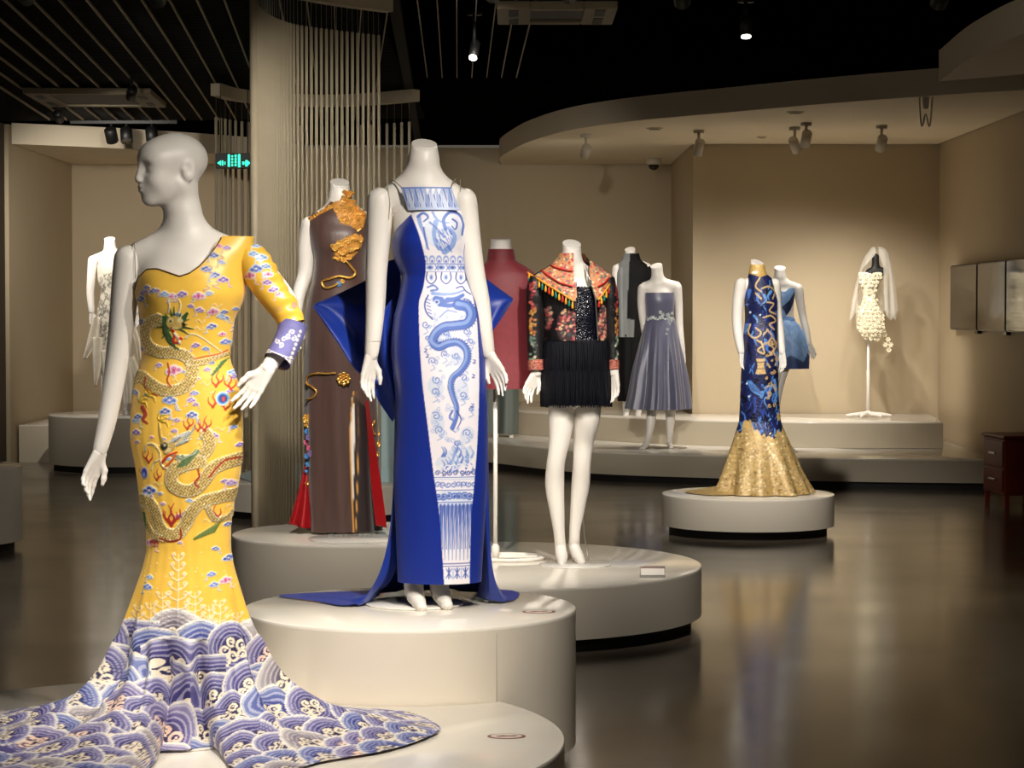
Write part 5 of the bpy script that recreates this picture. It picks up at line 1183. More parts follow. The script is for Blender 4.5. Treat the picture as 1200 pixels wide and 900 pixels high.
def fnf(T, Y): return 1 + .05 * np.sin(8 * T + 1) * np.clip((Y - 390) / 160, 0, 1) + .05 * (np.exp(-((T - PI * .35) / .36) ** 2) + np.exp(-((T - PI * .65) / .36) ** 2)) * np.exp(-((Y - 284) / 18) ** 2)
cv = Canvas(350, 215, 455, 628, 3, (76, 54, 48))
cv.poly([(414, 462), (418, 478), (417.5, 560), (416, 600), (413, 560), (412.5, 500)], (228, 218, 206), .1); cv.poly([(418, 460), (424, 470), (424, 621), (416, 621)], (40, 28, 26), .1); cv.poly([(424, 470), (433, 480), (441, 560), (446, 621), (424, 621)], (30, 18, 20), .1)
cv.stroke([(416, 458), (412.5, 500), (413.5, 560), (416.5, 621)], 1.2, (206, 150, 70), .1); cv.stroke([(420, 458), (421.5, 520), (419, 621)], 1.2, (206, 150, 70), .1)
cv.stroke([(357, 250), (362, 258)], 2, (200, 146, 60), .1)
for pl_ in ([(389, 240), (411, 223), (420, 240), (430, 252), (427, 266), (422, 272), (414, 266), (400, 262), (396, 252)], [(391, 291), (402, 282), (418, 275), (428, 280), (424, 292), (414, 304), (400, 306), (394, 298)], [(362, 256), (376, 248), (390, 241), (390, 245), (376, 252), (363, 260)]): cv.poly(pl_, (190, 130, 50), .1)
def cln(x, fr): return np.where(x < 388, np.interp(x, [355, 362, 372, 384, 388], [262, 257, 252, 246, 240]), np.interp(x, [388, 392, 411, 416, 424, 436, 440], [236, 238, 222, 232, 243, 256, 262]))
VN, FN = fn_.loft(RN, 300, 160, fnf, cln)
part('silk_body', (VN, FN, colr(cv.sample(fn_.X.ravel(), fn_.Y.ravel()))), 'brown_silk', gn)
part('red_lining', patch(fn_, [(357, 546), (352, 570), (345, 595), (340, 613)], [(362, 546), (364, 570), (366, 595), (366, 619)], lambda u, v: -.02 - .04 * u + .02 * np.sin(v * 8) * u), 'red_silk', gn)
part('red_lining', patch(fn_, [(430, 470), (434, 520), (438, 570), (443, 612)], [(433, 468), (441, 520), (449, 570), (455, 616)], lambda u, v: -.13 + .05 * v - .03 * u), 'red_silk', gn)
def flower(c, r, m, parent, name='gold_flower', n=8, rings=2, tilt=None):
    """raised rosette of overlapping petals facing the viewer"""
    ps = []
    for q in range(rings):
        k = n - q * 2; rr = r * (1 - .42 * q)
        for i in range(k):
            a = 2 * PI * (i + .5 * q) / k + RNG.uniform(-.15, .15); ca, sa = math.cos(a), math.sin(a)
            M = np.array([[ca, 0, -sa], [0, 1, 0], [sa, 0, ca]])
            M = M @ np.array([[math.cos(.5), math.sin(.5), 0], [-math.sin(.5), math.cos(.5), 0], [0, 0, 1]])
            ps.append(blob(np.array(c) + np.array([ca * rr * .55, -r * (.12 + .2 * q), sa * rr * .55]), (rr * .52, r * .12, rr * .36), 7, 5, M))
    ps.append(blob(np.array(c) - (0, r * .4, 0), (r * .2, r * .16, r * .2), 6, 4))
    return part(name, join(*ps), m, parent)
for x, y, r in ((409, 228, 4.6), (404, 235, 4.4), (412, 238, 4.6), (418, 245, 4.8), (402, 244, 4.2), (410, 248, 5.2), (425, 251, 4.6), (419, 256, 4.6), (403, 258, 4.6), (410, 261, 3.6), (420, 267, 5.4), (396, 247, 3), (388, 243, 2.6), (382, 247, 2.4), (376, 250, 2.4), (370, 253, 2.4), (364, 256, 2.2),
                (395, 291, 4.6), (402, 286, 4.6), (410, 282, 5), (418, 279, 4.8), (424, 281, 4), (404, 296, 4.6), (412, 292, 4.8), (419, 289, 4.6), (397, 302, 3.4), (405, 305, 3.6), (411, 302, 3.8), (405, 443, 8.4), (362, 490, 6.5), (361, 496, 4.6), (442, 508, 3.4), (442, 520, 4.4), (441, 532, 4), (360, 566, 3), (361, 600, 3.6), (361, 610, 3)):
    if y < 310 and r > 3:
        for q_ in range(2): flower(dress_front(fn_, RN, np.clip(x + RNG.uniform(-4.5, 4.5), 358, 436), y + RNG.uniform(-3.5, 3.5), 0.001, fnf), r * RNG.uniform(.5, .75) * fn_.m, 'gold_leaf', gn, 'gold_flower', 6, 1)
    flower(dress_front(fn_, RN, np.clip(x, 358, 443), y, 0.002, fnf), r * fn_.m, 'gold_leaf', gn)
for i, (x, y, r, m_) in enumerate(((361, 505, 3.6, 'enamel_blue'), (363, 512, 3.6, 'enamel_lilac'), (360, 518, 3.6, 'enamel_pink'), (364, 524, 3.6, 'enamel_pink'), (366, 531, 4, 'enamel_lilac'), (361, 534, 3.6, 'enamel_blue'), (362, 543, 3.4, 'enamel_blue'), (360, 551, 2.6, 'enamel_blue'), (399, 333, 3.4, 'enamel_blue'), (403, 330, 3, 'gold_leaf'))):
    flower(dress_front(fn_, RN, x, y, 0.002, fnf), r * fn_.m, m_, gn, 'enamel_flower')
def ribbon(fig, rows, pts, w, m, parent, fold=None, name='gold_ribbon', off=0.006):
    q = spline(pts, 60); p = dress_front(fig, rows, q[:, 0], q[:, 1], off, fold); return part(name, tube(p, w * fig.m, 8, flat=1.0), m, parent)
ribbon(fn_, RN, [(408, 307), (414, 314), (418, 321), (412, 326), (400, 324), (388, 327), (379, 331), (382, 337), (392, 336), (399, 332)], 1.5, 'gold_leaf', gn, fnf)
ribbon(fn_, RN, [(396, 436), (384, 437), (372, 437), (362, 441), (361, 449), (368, 453), (373, 458), (370, 464), (360, 468)], 1.3, 'gold_leaf', gn, fnf)
ribbon(fn_, RN, [(440, 492), (437, 500), (440, 508)], 1.2, 'gold_leaf', gn, fnf)

# ------------------------------------------------------------------ embroidered jacket with fringed skirt
mat('jacket_black', (26, 24, 26), 0.35, vcol=True, nscale=40, var=0.25, bump=0.6, bscale=140, spec=0.5)
mat('embroidery', (200, 120, 90), 0.6, vcol=True, nscale=80, var=0.15, bump=0.9, bscale=220)
mat('navy_fringe', (9, 10, 20), 0.5, spec=0.2, nscale=60, var=0.4, bump=0.5, bscale=200); mat('navy_sequin', (13, 15, 27), 0.25, nscale=90, var=0.5, bump=0.9, wave=120)
mat('bead_orange', (236, 160, 40), 0.35, var=0.1); mat('bead_teal', (24, 128, 112), 0.35, var=0.1); mat('bead_red', (196, 50, 44), 0.35, var=0.1)
fj = Fig(11.04)
mq = thing('mannequin', (*G(668, 662, JH)[:2], JH), 'headless white mannequin in the embroidered jacket, bare legs close together', 'mannequin', 'display mannequins')
bodyp('body', torso(fj, [(670, 272, 0, 10.8), (670, 305, 0, 10.6), (670, 318, .01, 15)], (634, 328, 9), (706, 328, 9), (671, 350, 31, 30, .078), (673, 395, 28, 30, .07), (675, 445, 34, 36, .09), (670, 286, (0.1, -0.5, 0.87)), k=0.03), WHITE, mq)
for js in ([(659, 462, 0, 15.5), (658, 490, 0, 14.6), (655, 520, -.005, 11.6), (651, 545, 0, 10.4), (650, 565, .02, 11), (653, 600, .02, 8.4), (656, 632, .02, 6.2), (657, 645, .02, 6.6), (658, 652.5, -.04, 6.8), (658, 657.5, -.12, 4.4)],
           [(690, 462, 0, 15.5), (688, 490, 0, 14.6), (684, 520, .03, 11.4), (682, 545, .03, 10.2), (681, 565, .05, 10.6), (677, 600, .06, 8.2), (673.5, 632, .06, 6.2), (674, 645, .06, 6.6), (677, 651, .0, 6.8), (681, 656.5, -.08, 4.4)]):
    part('leg', limb(fj, js, h=0.006), WHITE, mq)
base_plate(fj, 674, 662, JH, 0.175, mq)
part('support_rod', tube([fj.pt(690, 658, .03), fj.pt(686, 630, .06), fj.pt(683, 600, .07)], 0.004, 8, smoothn=10), 'steel', mq)
part('hand', hand(fj, (629, 436), 116, 40, roll=0.5, curl=0.55, thumb=1, dy=-.02, h=0.0036), WHITE, mq)
part('hand', hand(fj, (718.5, 434), 88, 42, roll=0.6, curl=0.5, thumb=-1, dy=-.02, h=0.0036), WHITE, mq)
part('arm', limb(fj, [(630, 330, 0, 8), (628, 390, 0, 7.4), (629, 437, -.02, 5.6)]), WHITE, mq); part('arm', limb(fj, [(710, 330, 0, 8), (717, 390, 0, 7.4), (719, 437, -.02, 5.6)]), WHITE, mq)
jk = thing('embroidered_jacket', tuple(fj.pt(673, 400)), 'cropped black jacket with floral embroidered cape collar and beaded tassels', 'jacket')
RJ = [(308, 654, 690, .05, .055), (316, 640, 704, .07, .07), (324, 628, 715, .085, .085), (340, 633, 712, .115, .1), (360, 636, 711, .125, .1), (380, 639, 711, .118, .1), (399, 640, 712, .118, .105)]
cv = Canvas(612, 300, 728, 440, 4, (24, 22, 24))
for (cx_, cy_, rx, ry) in ((665, 382, 13, 21), (706, 380, 7, 21), (642, 372, 4, 14)):
    cv.ell(cx_, cy_, rx, ry, (58, 34, 40), 0, .6)
    for k in range(70):
        a, q = RNG.uniform(0, 2 * PI), math.sqrt(RNG.uniform(0, 1)); col = [(206, 100, 100), (222, 180, 140), (150, 50, 60), (120, 100, 90), (214, 130, 120), (60, 80, 84)][int(RNG.integers(6))]
        cv.ell(cx_ + rx * q * math.cos(a), cy_ + ry * q * math.sin(a), RNG.uniform(1.1, 2.6), RNG.uniform(.9, 2), col, a, .6)
def openf(X, Y, fr): return ~(fr & (X > 676 - (Y - 312) * .02) & (X < np.interp(Y, [305, 320, 350, 399], [684, 688, 697, 700])) & (Y > 300)) & ~(fr & (X > 672) & (X < 690) & (Y < 330))
VJ, FJ = fj.loft(RJ, 130, 160, lambda T, Y: 1 + .012 * np.sin(6 * T + Y * .05), lambda x, f: np.where(f, 308, 308), keep=openf)
cj = cv.sample(fj.X.ravel(), fj.Y.ravel()); cj[fj.front.ravel() < 0] = (24, 22, 24, 0)
split_parts(VJ, FJ, cj, jk, (('leather_body', -1, .3, 'jacket_black'),))
xm_ = fj.X.ravel()[FJ].mean(1)
for a_, b_ in ((0, 650), (650, 688), (688, 999)): split_parts(VJ, FJ[(xm_ >= a_) & (xm_ < b_)], cj, jk, (('floral_embroidery', .3, 9, 'embroidery'),))
part('zip_edge', tube(dress_front(fj, RJ, np.interp(np.linspace(312, 399, 20), [305, 320, 350, 399], [684, 688, 697, 700]), np.linspace(312, 399, 20), .003), .004, 6), 'steel', jk)
cc_ = Canvas(606, 300, 732, 440, 4, (24, 22, 24)); cv = cc_
for k in range(60):
    y = RNG.uniform(330, 425); i = int((y - 330) / 32)
    pal = [[(150, 50, 56), (190, 90, 80), (110, 40, 46)], [(206, 160, 80), (190, 120, 70), (150, 90, 50)], [(110, 140, 120), (190, 180, 150), (90, 110, 100)]][min(i, 2)]
    cv.ell(RNG.uniform(621, 627), y, RNG.uniform(1.2, 2.4), RNG.uniform(1, 2), pal[int(RNG.integers(3))], 0, .6); cv.ell(RNG.uniform(721, 724), y, 1.2, 1.6, pal[int(RNG.integers(3))], 0, .6)
for js in ([(629, 324, 0, 9), (628, 340, 0, 11.4), (628, 370, 0, 11), (627.5, 400, -.005, 10), (628, 424, -.015, 9)], [(711, 326, 0, 9), (714, 345, 0, 10.4), (716, 375, 0, 9), (718, 402, -.005, 7.4), (718.5, 424, -.015, 6.6)]):
    s_, f_ = sleeve(fj, js, 90, 56, .02, 7); Z = s_.reshape(-1, 3); yz = 300 - (Z[:, 2] - fj.pt(300, 300)[2]) / fj.m
    part('sleeve', (Z, f_, colr(cc_.sample(Z[:, 0] / fj.m + CX, yz))), 'jacket_black', jk)
for js in ([(628, 422, -.015, 9.8), (628.5, 434, -.02, 9.6)], [(718.5, 422, -.015, 7), (718.8, 433, -.02, 6.8)]):
    s_, f_ = sleeve(fj, js, 20, 40); Z = s_.reshape(-1, 3); n_ = len(Z); cols = np.array([(176, 80, 70), (206, 140, 110), (120, 60, 60)])[RNG.integers(0, 3, n_)]
    part('cuff', (Z, f_, colr(np.column_stack([cols, np.ones(n_)]))), 'embroidery', jk)
# cape collar in two overlapping tiers
cv = Canvas(610, 292, 730, 372, 5, (214, 150, 104))
for k in range(900):
    x, y = RNG.uniform(612, 728), RNG.uniform(294, 370); col = [(206, 70, 70), (232, 200, 150), (226, 120, 90), (150, 110, 110), (90, 130, 120), (240, 222, 180), (196, 90, 110)][int(RNG.integers(7))]
    cv.ell(x, y, RNG.uniform(.8, 2.2), RNG.uniform(.8, 1.8), col, RNG.uniform(0, 3), .6)
def collar(rows, low, name, off):
    R2 = [(r[0], r[1] - off, r[2] + off, r[3] + off * fj.m * 1.3, r[4] + off * fj.m) for r in rows]
    def kp(X, Y, fr): return openf(X, Y, fr) & (Y < np.where(fr, low(X), 345))
    V, F = fj.loft(R2, 150, 220, lambda T, Y: 1 + .004 * np.sin(30 * T), keep=kp); return part(name, (V, F, colr(cv.sample(fj.X.ravel(), fj.Y.ravel()))), 'embroidery', jk)
RC = [(297, 659, 681, .046, .05), (303, 656, 685, .048, .052), (310, 649, 696, .06, .062)] + RJ[1:]
lowL = lambda X: np.interp(X, [616, 622, 630, 645, 660, 669, 674, 684, 700, 702, 710, 716, 722], [318, 322, 327, 337, 346, 352, 354, 352, 352, 350, 340, 330, 324])
lowM = lambda X: np.interp(X, [630, 640, 655, 672, 684, 697, 708, 716], [314, 322, 332, 337, 336, 338, 332, 322]); lowS = lambda X: np.interp(X, [640, 650, 665, 672, 690, 700, 706], [308, 314, 318, 318, 320, 320, 312])
collar(RC, lowL, 'collar', 2.0); collar(RC, lowM, 'collar_tier', 3.0); collar(RC, lowS, 'collar_tier', 4.0)
for lo, o2, xs in ((lowL, 2.4, (618, 672)), (lowM, 3.4, (634, 670)), (lowS, 4.4, (645, 670)), (lowL, 2.4, (700, 719)), (lowM, 3.4, (700, 713))):
    xx = np.linspace(*xs, 40); R2 = [(r[0], r[1] - o2, r[2] + o2, r[3] + o2 * fj.m * 1.3, r[4]) for r in RC]
    part('collar_piping', tube(dress_front(fj, R2, xx, lo(xx) - .4, .002), .0045, 6), 'bead_red' if o2 > 3 else 'bead_orange', jk)
for i, x in enumerate(list(np.linspace(616, 670, 15)) + list(np.linspace(701, 719, 7))):
    R2 = [(r[0], r[1] - 2.4, r[2] + 2.4, r[3] + .012, r[4]) for r in RC]; y = float(lowL(x)); p = dress_front(fj, R2, np.clip(x, 620, 716), y + 4.5, .012)
    part('tassel', lathe([(.0015, .014), (.0035, .008), (.0072, -.010), (.0055, -.020)], p, 8), ('bead_orange', 'bead_teal', 'bead_orange', 'bead_red')[i % 4], jk)
# strapless top and fringed skirt
tp = thing('sequin_dress', tuple(fj.pt(675, 476)), 'short navy dress with sequined bodice and tiers of fringe under the jacket', 'dress')
RT = [(333, 646, 706, .09, .09), (345, 643, 705, .1, .09), (365, 643, 706, .105, .09), (395, 644, 707, .095, .09), (402, 640, 710, .1, .1)]
V, F = fj.loft(RT, 70, 100, None, lambda x, f: 334 + 3 * np.abs(np.sin(x * .9))); part('bodice', (V, F), 'navy_sequin', tp)
RS = [(398, 638, 712, .102, .1), (415, 636.5, 713.5, .11, .115), (440, 635.5, 714.5, .112, .12), (474, 635.5, 715, .112, .12)]
V, F = fj.loft(RS, 60, 120); part('skirt', (V, F), 'navy_fringe', tp)
for ya, yb, e in ((400, 441, 1.0), (434, 476, 1.4)):
    q = []
    for k in range(260):
        a = 2 * PI * k / 260 + RNG.uniform(-.01, .01); pts = []
        for j in range(4):
            y = ya + (yb - ya) * j / 3 + (RNG.uniform(-1.5, 1) if j == 3 else 0); R2 = np.array(RS); f = lambda c: pchip(R2[:, 0], R2[:, c], [min(y, 474)])[0]
            g_ = e * (1 + .4 * j / 3); x = (f(1) + f(2)) / 2 + ((f(2) - f(1)) / 2 + g_) * math.cos(a); dp = -((f(3) if math.sin(a) > 0 else f(4)) + g_ * fj.m) * math.sin(a); pts.append(fj.pt(x + RNG.uniform(-.3, .3), y, dp))
        q.append(tube(pts, [.0035, .0035, .003, .0015], 4, caps=False))
    part('fringe', join(*q), 'navy_fringe', tp, kind='stuff')

# ------------------------------------------------------------------ maroon coat on a pole stand
mat('maroon_wool', (122, 34, 44), 0.55, nscale=40, var=0.1, sheen=0.25, bump=0.2, bscale=300)
fm = Fig(11.25)
mz = G(601, 642, JH)
st = thing('dress_form', (mz[0], mz[1], JH), 'white tailor form on a pole with round base under the maroon coat', 'dress form', 'forms on pole stands')
bodyp('torso', torso(fm, [(587, 272, 0, 12), (587, 300, 0, 12), (588, 316, .01, 16)], (560, 330, 9), (618, 330, 9), (590, 350, 30, 30, .08), (591, 395, 28, 30, .07), (592, 425, 32, 26, .08), (587, 281, (0, -0.12, 1)), k=0.03), WHITE, st)
pp = fm.pt(580.5, 455); part('pole', lathe([(.011, JH + .01), (.011, pp[2] + .06)], (pp[0], fm.d, 0), 16), WHITE, st); part('pole_collar', lathe([(.02, JH + .004), (.02, JH + .06), (.012, JH + .075)], (pp[0], fm.d, 0), 16), WHITE, st)
th = np.linspace(0, 2 * PI, 48); part('base_ring', tube([(pp[0] + .07 + .17 * math.cos(a), fm.d - .02 + .15 * math.sin(a), JH + .01) for a in th], .009, 8, caps=False), WHITE, st)
part('base_bar', tube([(pp[0] - .1, fm.d, JH + .01), (pp[0] + .24, fm.d, JH + .01)], .009, 8), WHITE, st)
ct = thing('maroon_coat', tuple(fm.pt(595, 455)), 'long sleeveless maroon coat with a stand collar beside the jacket', 'coat')
RM = [(294, 573, 601, .056, .056), (304, 571, 604, .06, .06), (312, 564, 616, .075, .075), (322, 556, 628, .095, .095), (336, 551, 632, .11, .11), (360, 551, 631, .12, .115), (400, 553, 631, .12, .115), (455, 552, 634, .13, .13)]
V, F = fm.loft(RM, 110, 110, lambda T, Y: 1 + .02 * np.sin(7 * T) * np.clip((Y - 360) / 90, 0, 1)); part('coat_body', (V, F), 'maroon_wool', ct)
V, F = fm.loft([(292, 572, 602, .058, .058), (304, 570.5, 604.5, .062, .062)], 12, 60); part('stand_collar', (V, F), 'maroon_wool', ct)
s_, f_ = sleeve(fm, [(622, 328, 0, 9), (628, 345, 0, 11), (630, 380, 0, 9.5), (630, 420, -.01, 8.5)], 60, 40, .03, 6); part('sleeve', (s_.reshape(-1, 3), f_), 'maroon_wool', ct)
# ------------------------------------------------------------------ midnight blue gown with gold hem
mat('sequin_print', (40, 60, 130), 0.35, vcol=True, nscale=80, var=0.2, bump=0.7, wave=90)
mat('gold_brocade', (206, 166, 92), 0.45, metal=0.1, vcol=True, nscale=40, var=0.28, bump=0.9, bscale=60)
fg = Fig(15.6)
mq = thing('mannequin', (*G(885, 580, GH)[:2], GH), 'headless white mannequin wearing the gold hemmed gown', 'mannequin', 'display mannequins')
bodyp('body', torso(fg, [(888, 300, 0, 8), (887, 322, 0, 8.2), (888, 330, .01, 11)], (874, 334, 7), (903, 334, 7), (890, 350, 17, 20, .08), (891, 375, 16, 20, .07), (890, 410, 19, 26, .09), (888, 308, (0.3, -0.4, 0.85)), k=0.03), WHITE, mq)
part('arm', limb(fg, [(868.5, 333, 0, 7.6), (865, 355, 0, 6.6), (864, 380, 0, 6), (866, 400, -.02, 5), (868, 412, -.03, 4.2)]), WHITE, mq)
part('hand', hand(fg, (868.5, 413), 82, 25, roll=0.6, curl=0.5, thumb=1, dy=-.03), WHITE, mq)
part('arm', limb(fg, [(908, 333, .02, 7), (911, 360, .06, 6), (915, 390, .06, 5), (917, 412, .04, 4.2)]), WHITE, mq)
part('hand', hand(fg, (917.5, 413), 86, 25, roll=0.6, curl=0.5, thumb=-1, dy=.04), WHITE, mq)
for x in (883, 900): part('leg', limb(fg, [(x, 420, 0, 10), (x, 480, 0, 8), (x, 560, .02, 5), (x, 572, .0, 4)]), WHITE, mq)
base_plate(fg, 890, 579, GH, 0.16, mq)
gg = thing('gold_hem_gown', (*G(890, 580, GH)[:2], GH), 'midnight blue beaded mermaid gown flaring into a gold brocade hem', 'gown', 'gowns on mannequins')
RG = [(310, 879, 896, .05, .05), (320, 877.5, 898, .055, .055), (326, 876, 904, .07, .07), (340, 874, 908, .1, .09), (355, 872.5, 911, .11, .095), (372, 873, 911, .095, .09), (400, 870.5, 911.5, .11, .115), (428, 869, 912, .115, .12), (460, 867.5, 912.5, .11, .115), (492, 866, 915, .11, .12), (506, 862, 920, .14, .15), (536, 852, 932, .22, .2), (560, 845, 942, .28, .24), (577, 839, 951, .32, .26)]
cv = Canvas(836, 300, 956, 582, 5, (26, 34, 82))
for k in range(260):
    x, y = RNG.uniform(862, 920), RNG.uniform(318, 506); col = [(20, 24, 60), (40, 66, 150), (70, 120, 200), (24, 30, 84), (96, 150, 214), (12, 14, 34)][int(RNG.integers(6))]
    cv.stroke([(x, y), (x + RNG.uniform(-4, 4), y + RNG.uniform(2, 8)), (x + RNG.uniform(-5, 5), y + RNG.uniform(6, 14))], RNG.uniform(1.5, 4.5), col, .2, w1=.8)
GC2 = (206, 172, 116)
for pts in ([(889, 326), (884, 336), (890, 342)], [(891, 338), (900, 336), (907, 342), (904, 350)], [(884, 344), (890, 350)], [(897, 354), (905, 356), (900, 364), (908, 368)], [(893, 372), (902, 370), (908, 376), (900, 380), (906, 386)],
            [(878, 380), (876, 390), (882, 396), (890, 390), (884, 384)], [(885, 398), (892, 404), (886, 410), (893, 414), (890, 400)], [(897, 386), (903, 394), (898, 402), (905, 408), (900, 416)], [(904, 396), (909, 404), (905, 412), (910, 420)], [(893, 392), (898, 386)]): cv.stroke(pts, 1.9, GC2, .6)
for k in range(26):
    x, y = RNG.uniform(895, 909), RNG.uniform(400, 478); cv.curl(x, y, RNG.uniform(1.4, 2.8), GC2, 1.1, RNG.uniform(0, 6), 1.0, 1, .6)
cv.poly([(884, 420), (895, 420), (893, 428), (896, 438), (883, 438), (886, 428)], GC2, .6); cv.stroke([(884, 424), (895, 424)], .8, (40, 40, 60), .6); cv.stroke([(884, 432), (895, 432)], .8, (40, 40, 60), .6)
for x, y in ((878, 366), (889, 369), (874, 449), (876, 464)): cv.ell(x, y, 1.2, 1.2, (220, 225, 240), 0, .5)
for k in range(5): cv.stroke([(874 + k, 446), (880 + k * 2, 458), (890, 462 + k), (896, 452)], 1.0, (90, 140, 210), .3)
# gold skirt with an uneven upper edge
xe = np.linspace(836, 956, 80); ye = 502 + 3 * np.sin(xe * .8) + np.interp(xe, [860, 868, 872, 878, 884, 892, 898, 902, 908, 916, 924], [4, 2, -12, -8, 2, 6, 16, 12, 4, 0, -4])
cv.poly(list(zip(xe, ye)) + [(956, 583), (836, 583)], (186, 156, 100), .9); cv.poly([(876, 320), (880, 306), (897, 306), (899, 322), (890, 325)], (200, 164, 92), .65)
for k in range(500):
    x, y = RNG.uniform(838, 954), RNG.uniform(506, 580)
    cv.ell(x, y, RNG.uniform(.6, 1.8), RNG.uniform(.5, 1.3), [(214, 188, 136), (134, 102, 54), (232, 212, 168)][int(RNG.integers(3))], RNG.uniform(0, 3), .9)
for x, y in ((873, 496), (898, 514), (884, 508), (912, 488)): cv.ell(x, y, 3, 4.5, (206, 172, 104), 0, .9)
def gfold(T, Y): a = np.clip((Y - 500) / 77, 0, 1); return 1 + a * (.075 * np.sin(7 * T + .4) + .07 * np.sin(11 * T + 2))
V, F = fg.loft(RG, 330, 190, gfold); c_ = cv.sample(fg.X.ravel(), fg.Y.ravel())
split_parts(V, F, c_, gg, (('beaded_body', -1, .75, 'sequin_print'), ('gold_skirt', .75, 9, 'gold_brocade')))
# little train on the left of the podium
pts = [(860, 573.5), (838, 572), (818, 573.5), (802, 576), (816, 579), (840, 580.5), (866, 580)]; hw = np.array([G(a, b, GH + .006)[:2] for a, b in spline(pts, 40)]); cN = hw.mean(0) + (0.2, 0)
V = []; n = len(hw)
for s_ in np.linspace(0, 1, 14):
    for k in range(n): q = cN + (hw[k] - cN) * s_; V.append((q[0], q[1], GH + .006 + .07 * (1 - s_) ** 1.2 + .012 * math.sin(k * .9) * s_ * (1 - s_)))
part('train', (np.array(V), grid_faces(14, n, True), colr(np.tile([186, 156, 100, 1.0], (len(V), 1)))), 'gold_brocade', gg)

# ------------------------------------------------------------------ light blue short dress
mat('powder_blue', (122, 160, 214), 0.45, nscale=25, var=0.16, bump=0.4, bscale=60, vcol=True)
fl = Fig(20.4)
mq = thing('mannequin', (*G(915, 531, .26)[:2], .26), 'headless white mannequin in the light blue short dress behind the gold hemmed gown', 'mannequin', 'display mannequins')
bodyp('body', torso(fl, [(914, 306, 0, 6.6), (914, 326, 0, 6.4), (915, 332, .01, 9)], (899, 337, 6), (934, 338, 6), (917, 350, 13.5, 15, .08), (919, 371, 11, 14, .07), (920, 392, 15, 18, .09), (914, 314, (0.0, -0.42, 0.9)), k=0.03), WHITE, mq)
part('arm', limb(fl, [(935.5, 338, 0, 5.6), (938, 355, 0, 4.8), (941, 372, 0, 4.4), (945, 390, -.03, 3.8), (947, 402, -.05, 3.2)]), WHITE, mq); part('hand', hand(fl, (947.5, 403), 66, 20, roll=0.4, curl=0.4, thumb=-1, dy=-.05), WHITE, mq)
part('arm', limb(fl, [(897, 338, 0, 5.6), (893, 356, 0, 4.8), (892, 376, 0, 4.2), (893, 398, -.03, 3.2)]), WHITE, mq); part('hand', hand(fl, (893, 399), 88, 20, roll=0.4, curl=0.4, thumb=1, dy=-.05), WHITE, mq)
for js in ([(913, 420, 0, 8), (907, 450, 0, 6.6), (904, 480, 0, 5.4), (904, 510, .02, 4), (904, 524, 0, 3.4), (905, 528, -.08, 3)], [(922, 420, .02, 7.6), (913, 450, .02, 6.4), (909, 480, .0, 5), (917, 512, -.02, 3.8), (925, 525, -.04, 3.3), (930, 530, -.08, 3)]): part('leg', limb(fl, js), WHITE, mq)
dl = thing('short_blue_dress', tuple(fl.pt(926, 431)), 'strapless light blue short dress with navy side panels', 'dress')
RL = [(338, 903, 932, .085, .08), (348, 903, 931, .095, .08), (360, 905, 929.5, .085, .075), (371, 907, 929, .075, .07), (382, 903, 937, .12, .1), (398, 900, 944, .16, .13), (415, 899, 947, .17, .14), (432, 902, 946.5, .16, .13)]
cv = Canvas(890, 330, 955, 436, 5, (128, 166, 218)); cv.poly([(931.5, 340), (924, 352), (915, 360), (921, 370), (930, 373), (933, 350)], (34, 48, 90), .5); cv.poly([(900, 345), (908, 360), (904, 372), (898, 360)], (34, 48, 90), .5); cv.poly([(896, 418), (912, 424), (924, 416), (940, 424), (950, 405), (952, 436), (896, 436)], (52, 72, 120), .5)
for k in range(26): x = RNG.uniform(902, 944); y = RNG.uniform(375, 412); cv.stroke([(x, y), (x + 3, y + 7)], 1.1, (160, 192, 232), .5)
V, F = fl.loft(RL, 90, 110, lambda T, Y: 1 + .07 * np.sin(6 * T + .3) * np.clip((Y - 372) / 30, 0, 1), lambda x, f: np.where(f, 339 + 3 * np.cos((x - 917) * .3), 346)); part('dress_body', (V, F, colr(cv.sample(fl.X.ravel(), fl.Y.ravel()))), 'powder_blue', dl)
V, F = fl.loft([(371, 906.5, 929.8, .079, .074), (375, 906, 932, .088, .08)], 6, 60); part('waistband', (V, F, colr(np.tile([108, 146, 204, 1.0], (len(V), 1)))), 'powder_blue', dl)

# ------------------------------------------------------------------ grey strapless cocktail dress with jewelled belt
mat('grey_organza', (92, 92, 116), 0.38, nscale=18, var=0.14, stretch=(1, 1, 0.15), spec=0.6, sheen=0.4); mat('crystal', (225, 232, 228), 0.12, metal=0.4, nscale=60, var=0.25)
fd = Fig(21.0)
mq = thing('mannequin', (*G(770, 526, .26)[:2], .26), 'headless white mannequin in the grey strapless dress, one foot forward', 'mannequin', 'display mannequins')
bodyp('body', torso(fd, [(769, 303, 0, 7), (770.5, 325, 0, 6.6), (772, 331, .01, 9)], (756, 337, 6.5), (792, 336, 6.5), (773, 349, 15.5, 15, .085), (772, 372, 12.5, 15, .07), (772, 400, 17, 20, .1), (769, 311.5, (-0.25, -0.42, 0.87)), k=0.03), WHITE, mq)
part('arm', limb(fd, [(753, 338, 0, 5.6), (752, 356, .02, 4.8), (754, 376, .03, 4.4), (757, 395, .06, 3.6)]), WHITE, mq)
part('hand', hand(fd, (757.5, 396), 84, 19, roll=0.5, curl=0.4, thumb=1, dy=.06), WHITE, mq)
part('arm', limb(fd, [(793.5, 337, 0, 5.6), (795.5, 356, .02, 4.6), (796.5, 380, .02, 4.2), (799, 405, 0, 3.4), (800, 412, 0, 3)]), WHITE, mq)
part('hand', hand(fd, (800, 412), 88, 19, roll=0.5, curl=0.4, thumb=-1, dy=0), WHITE, mq)
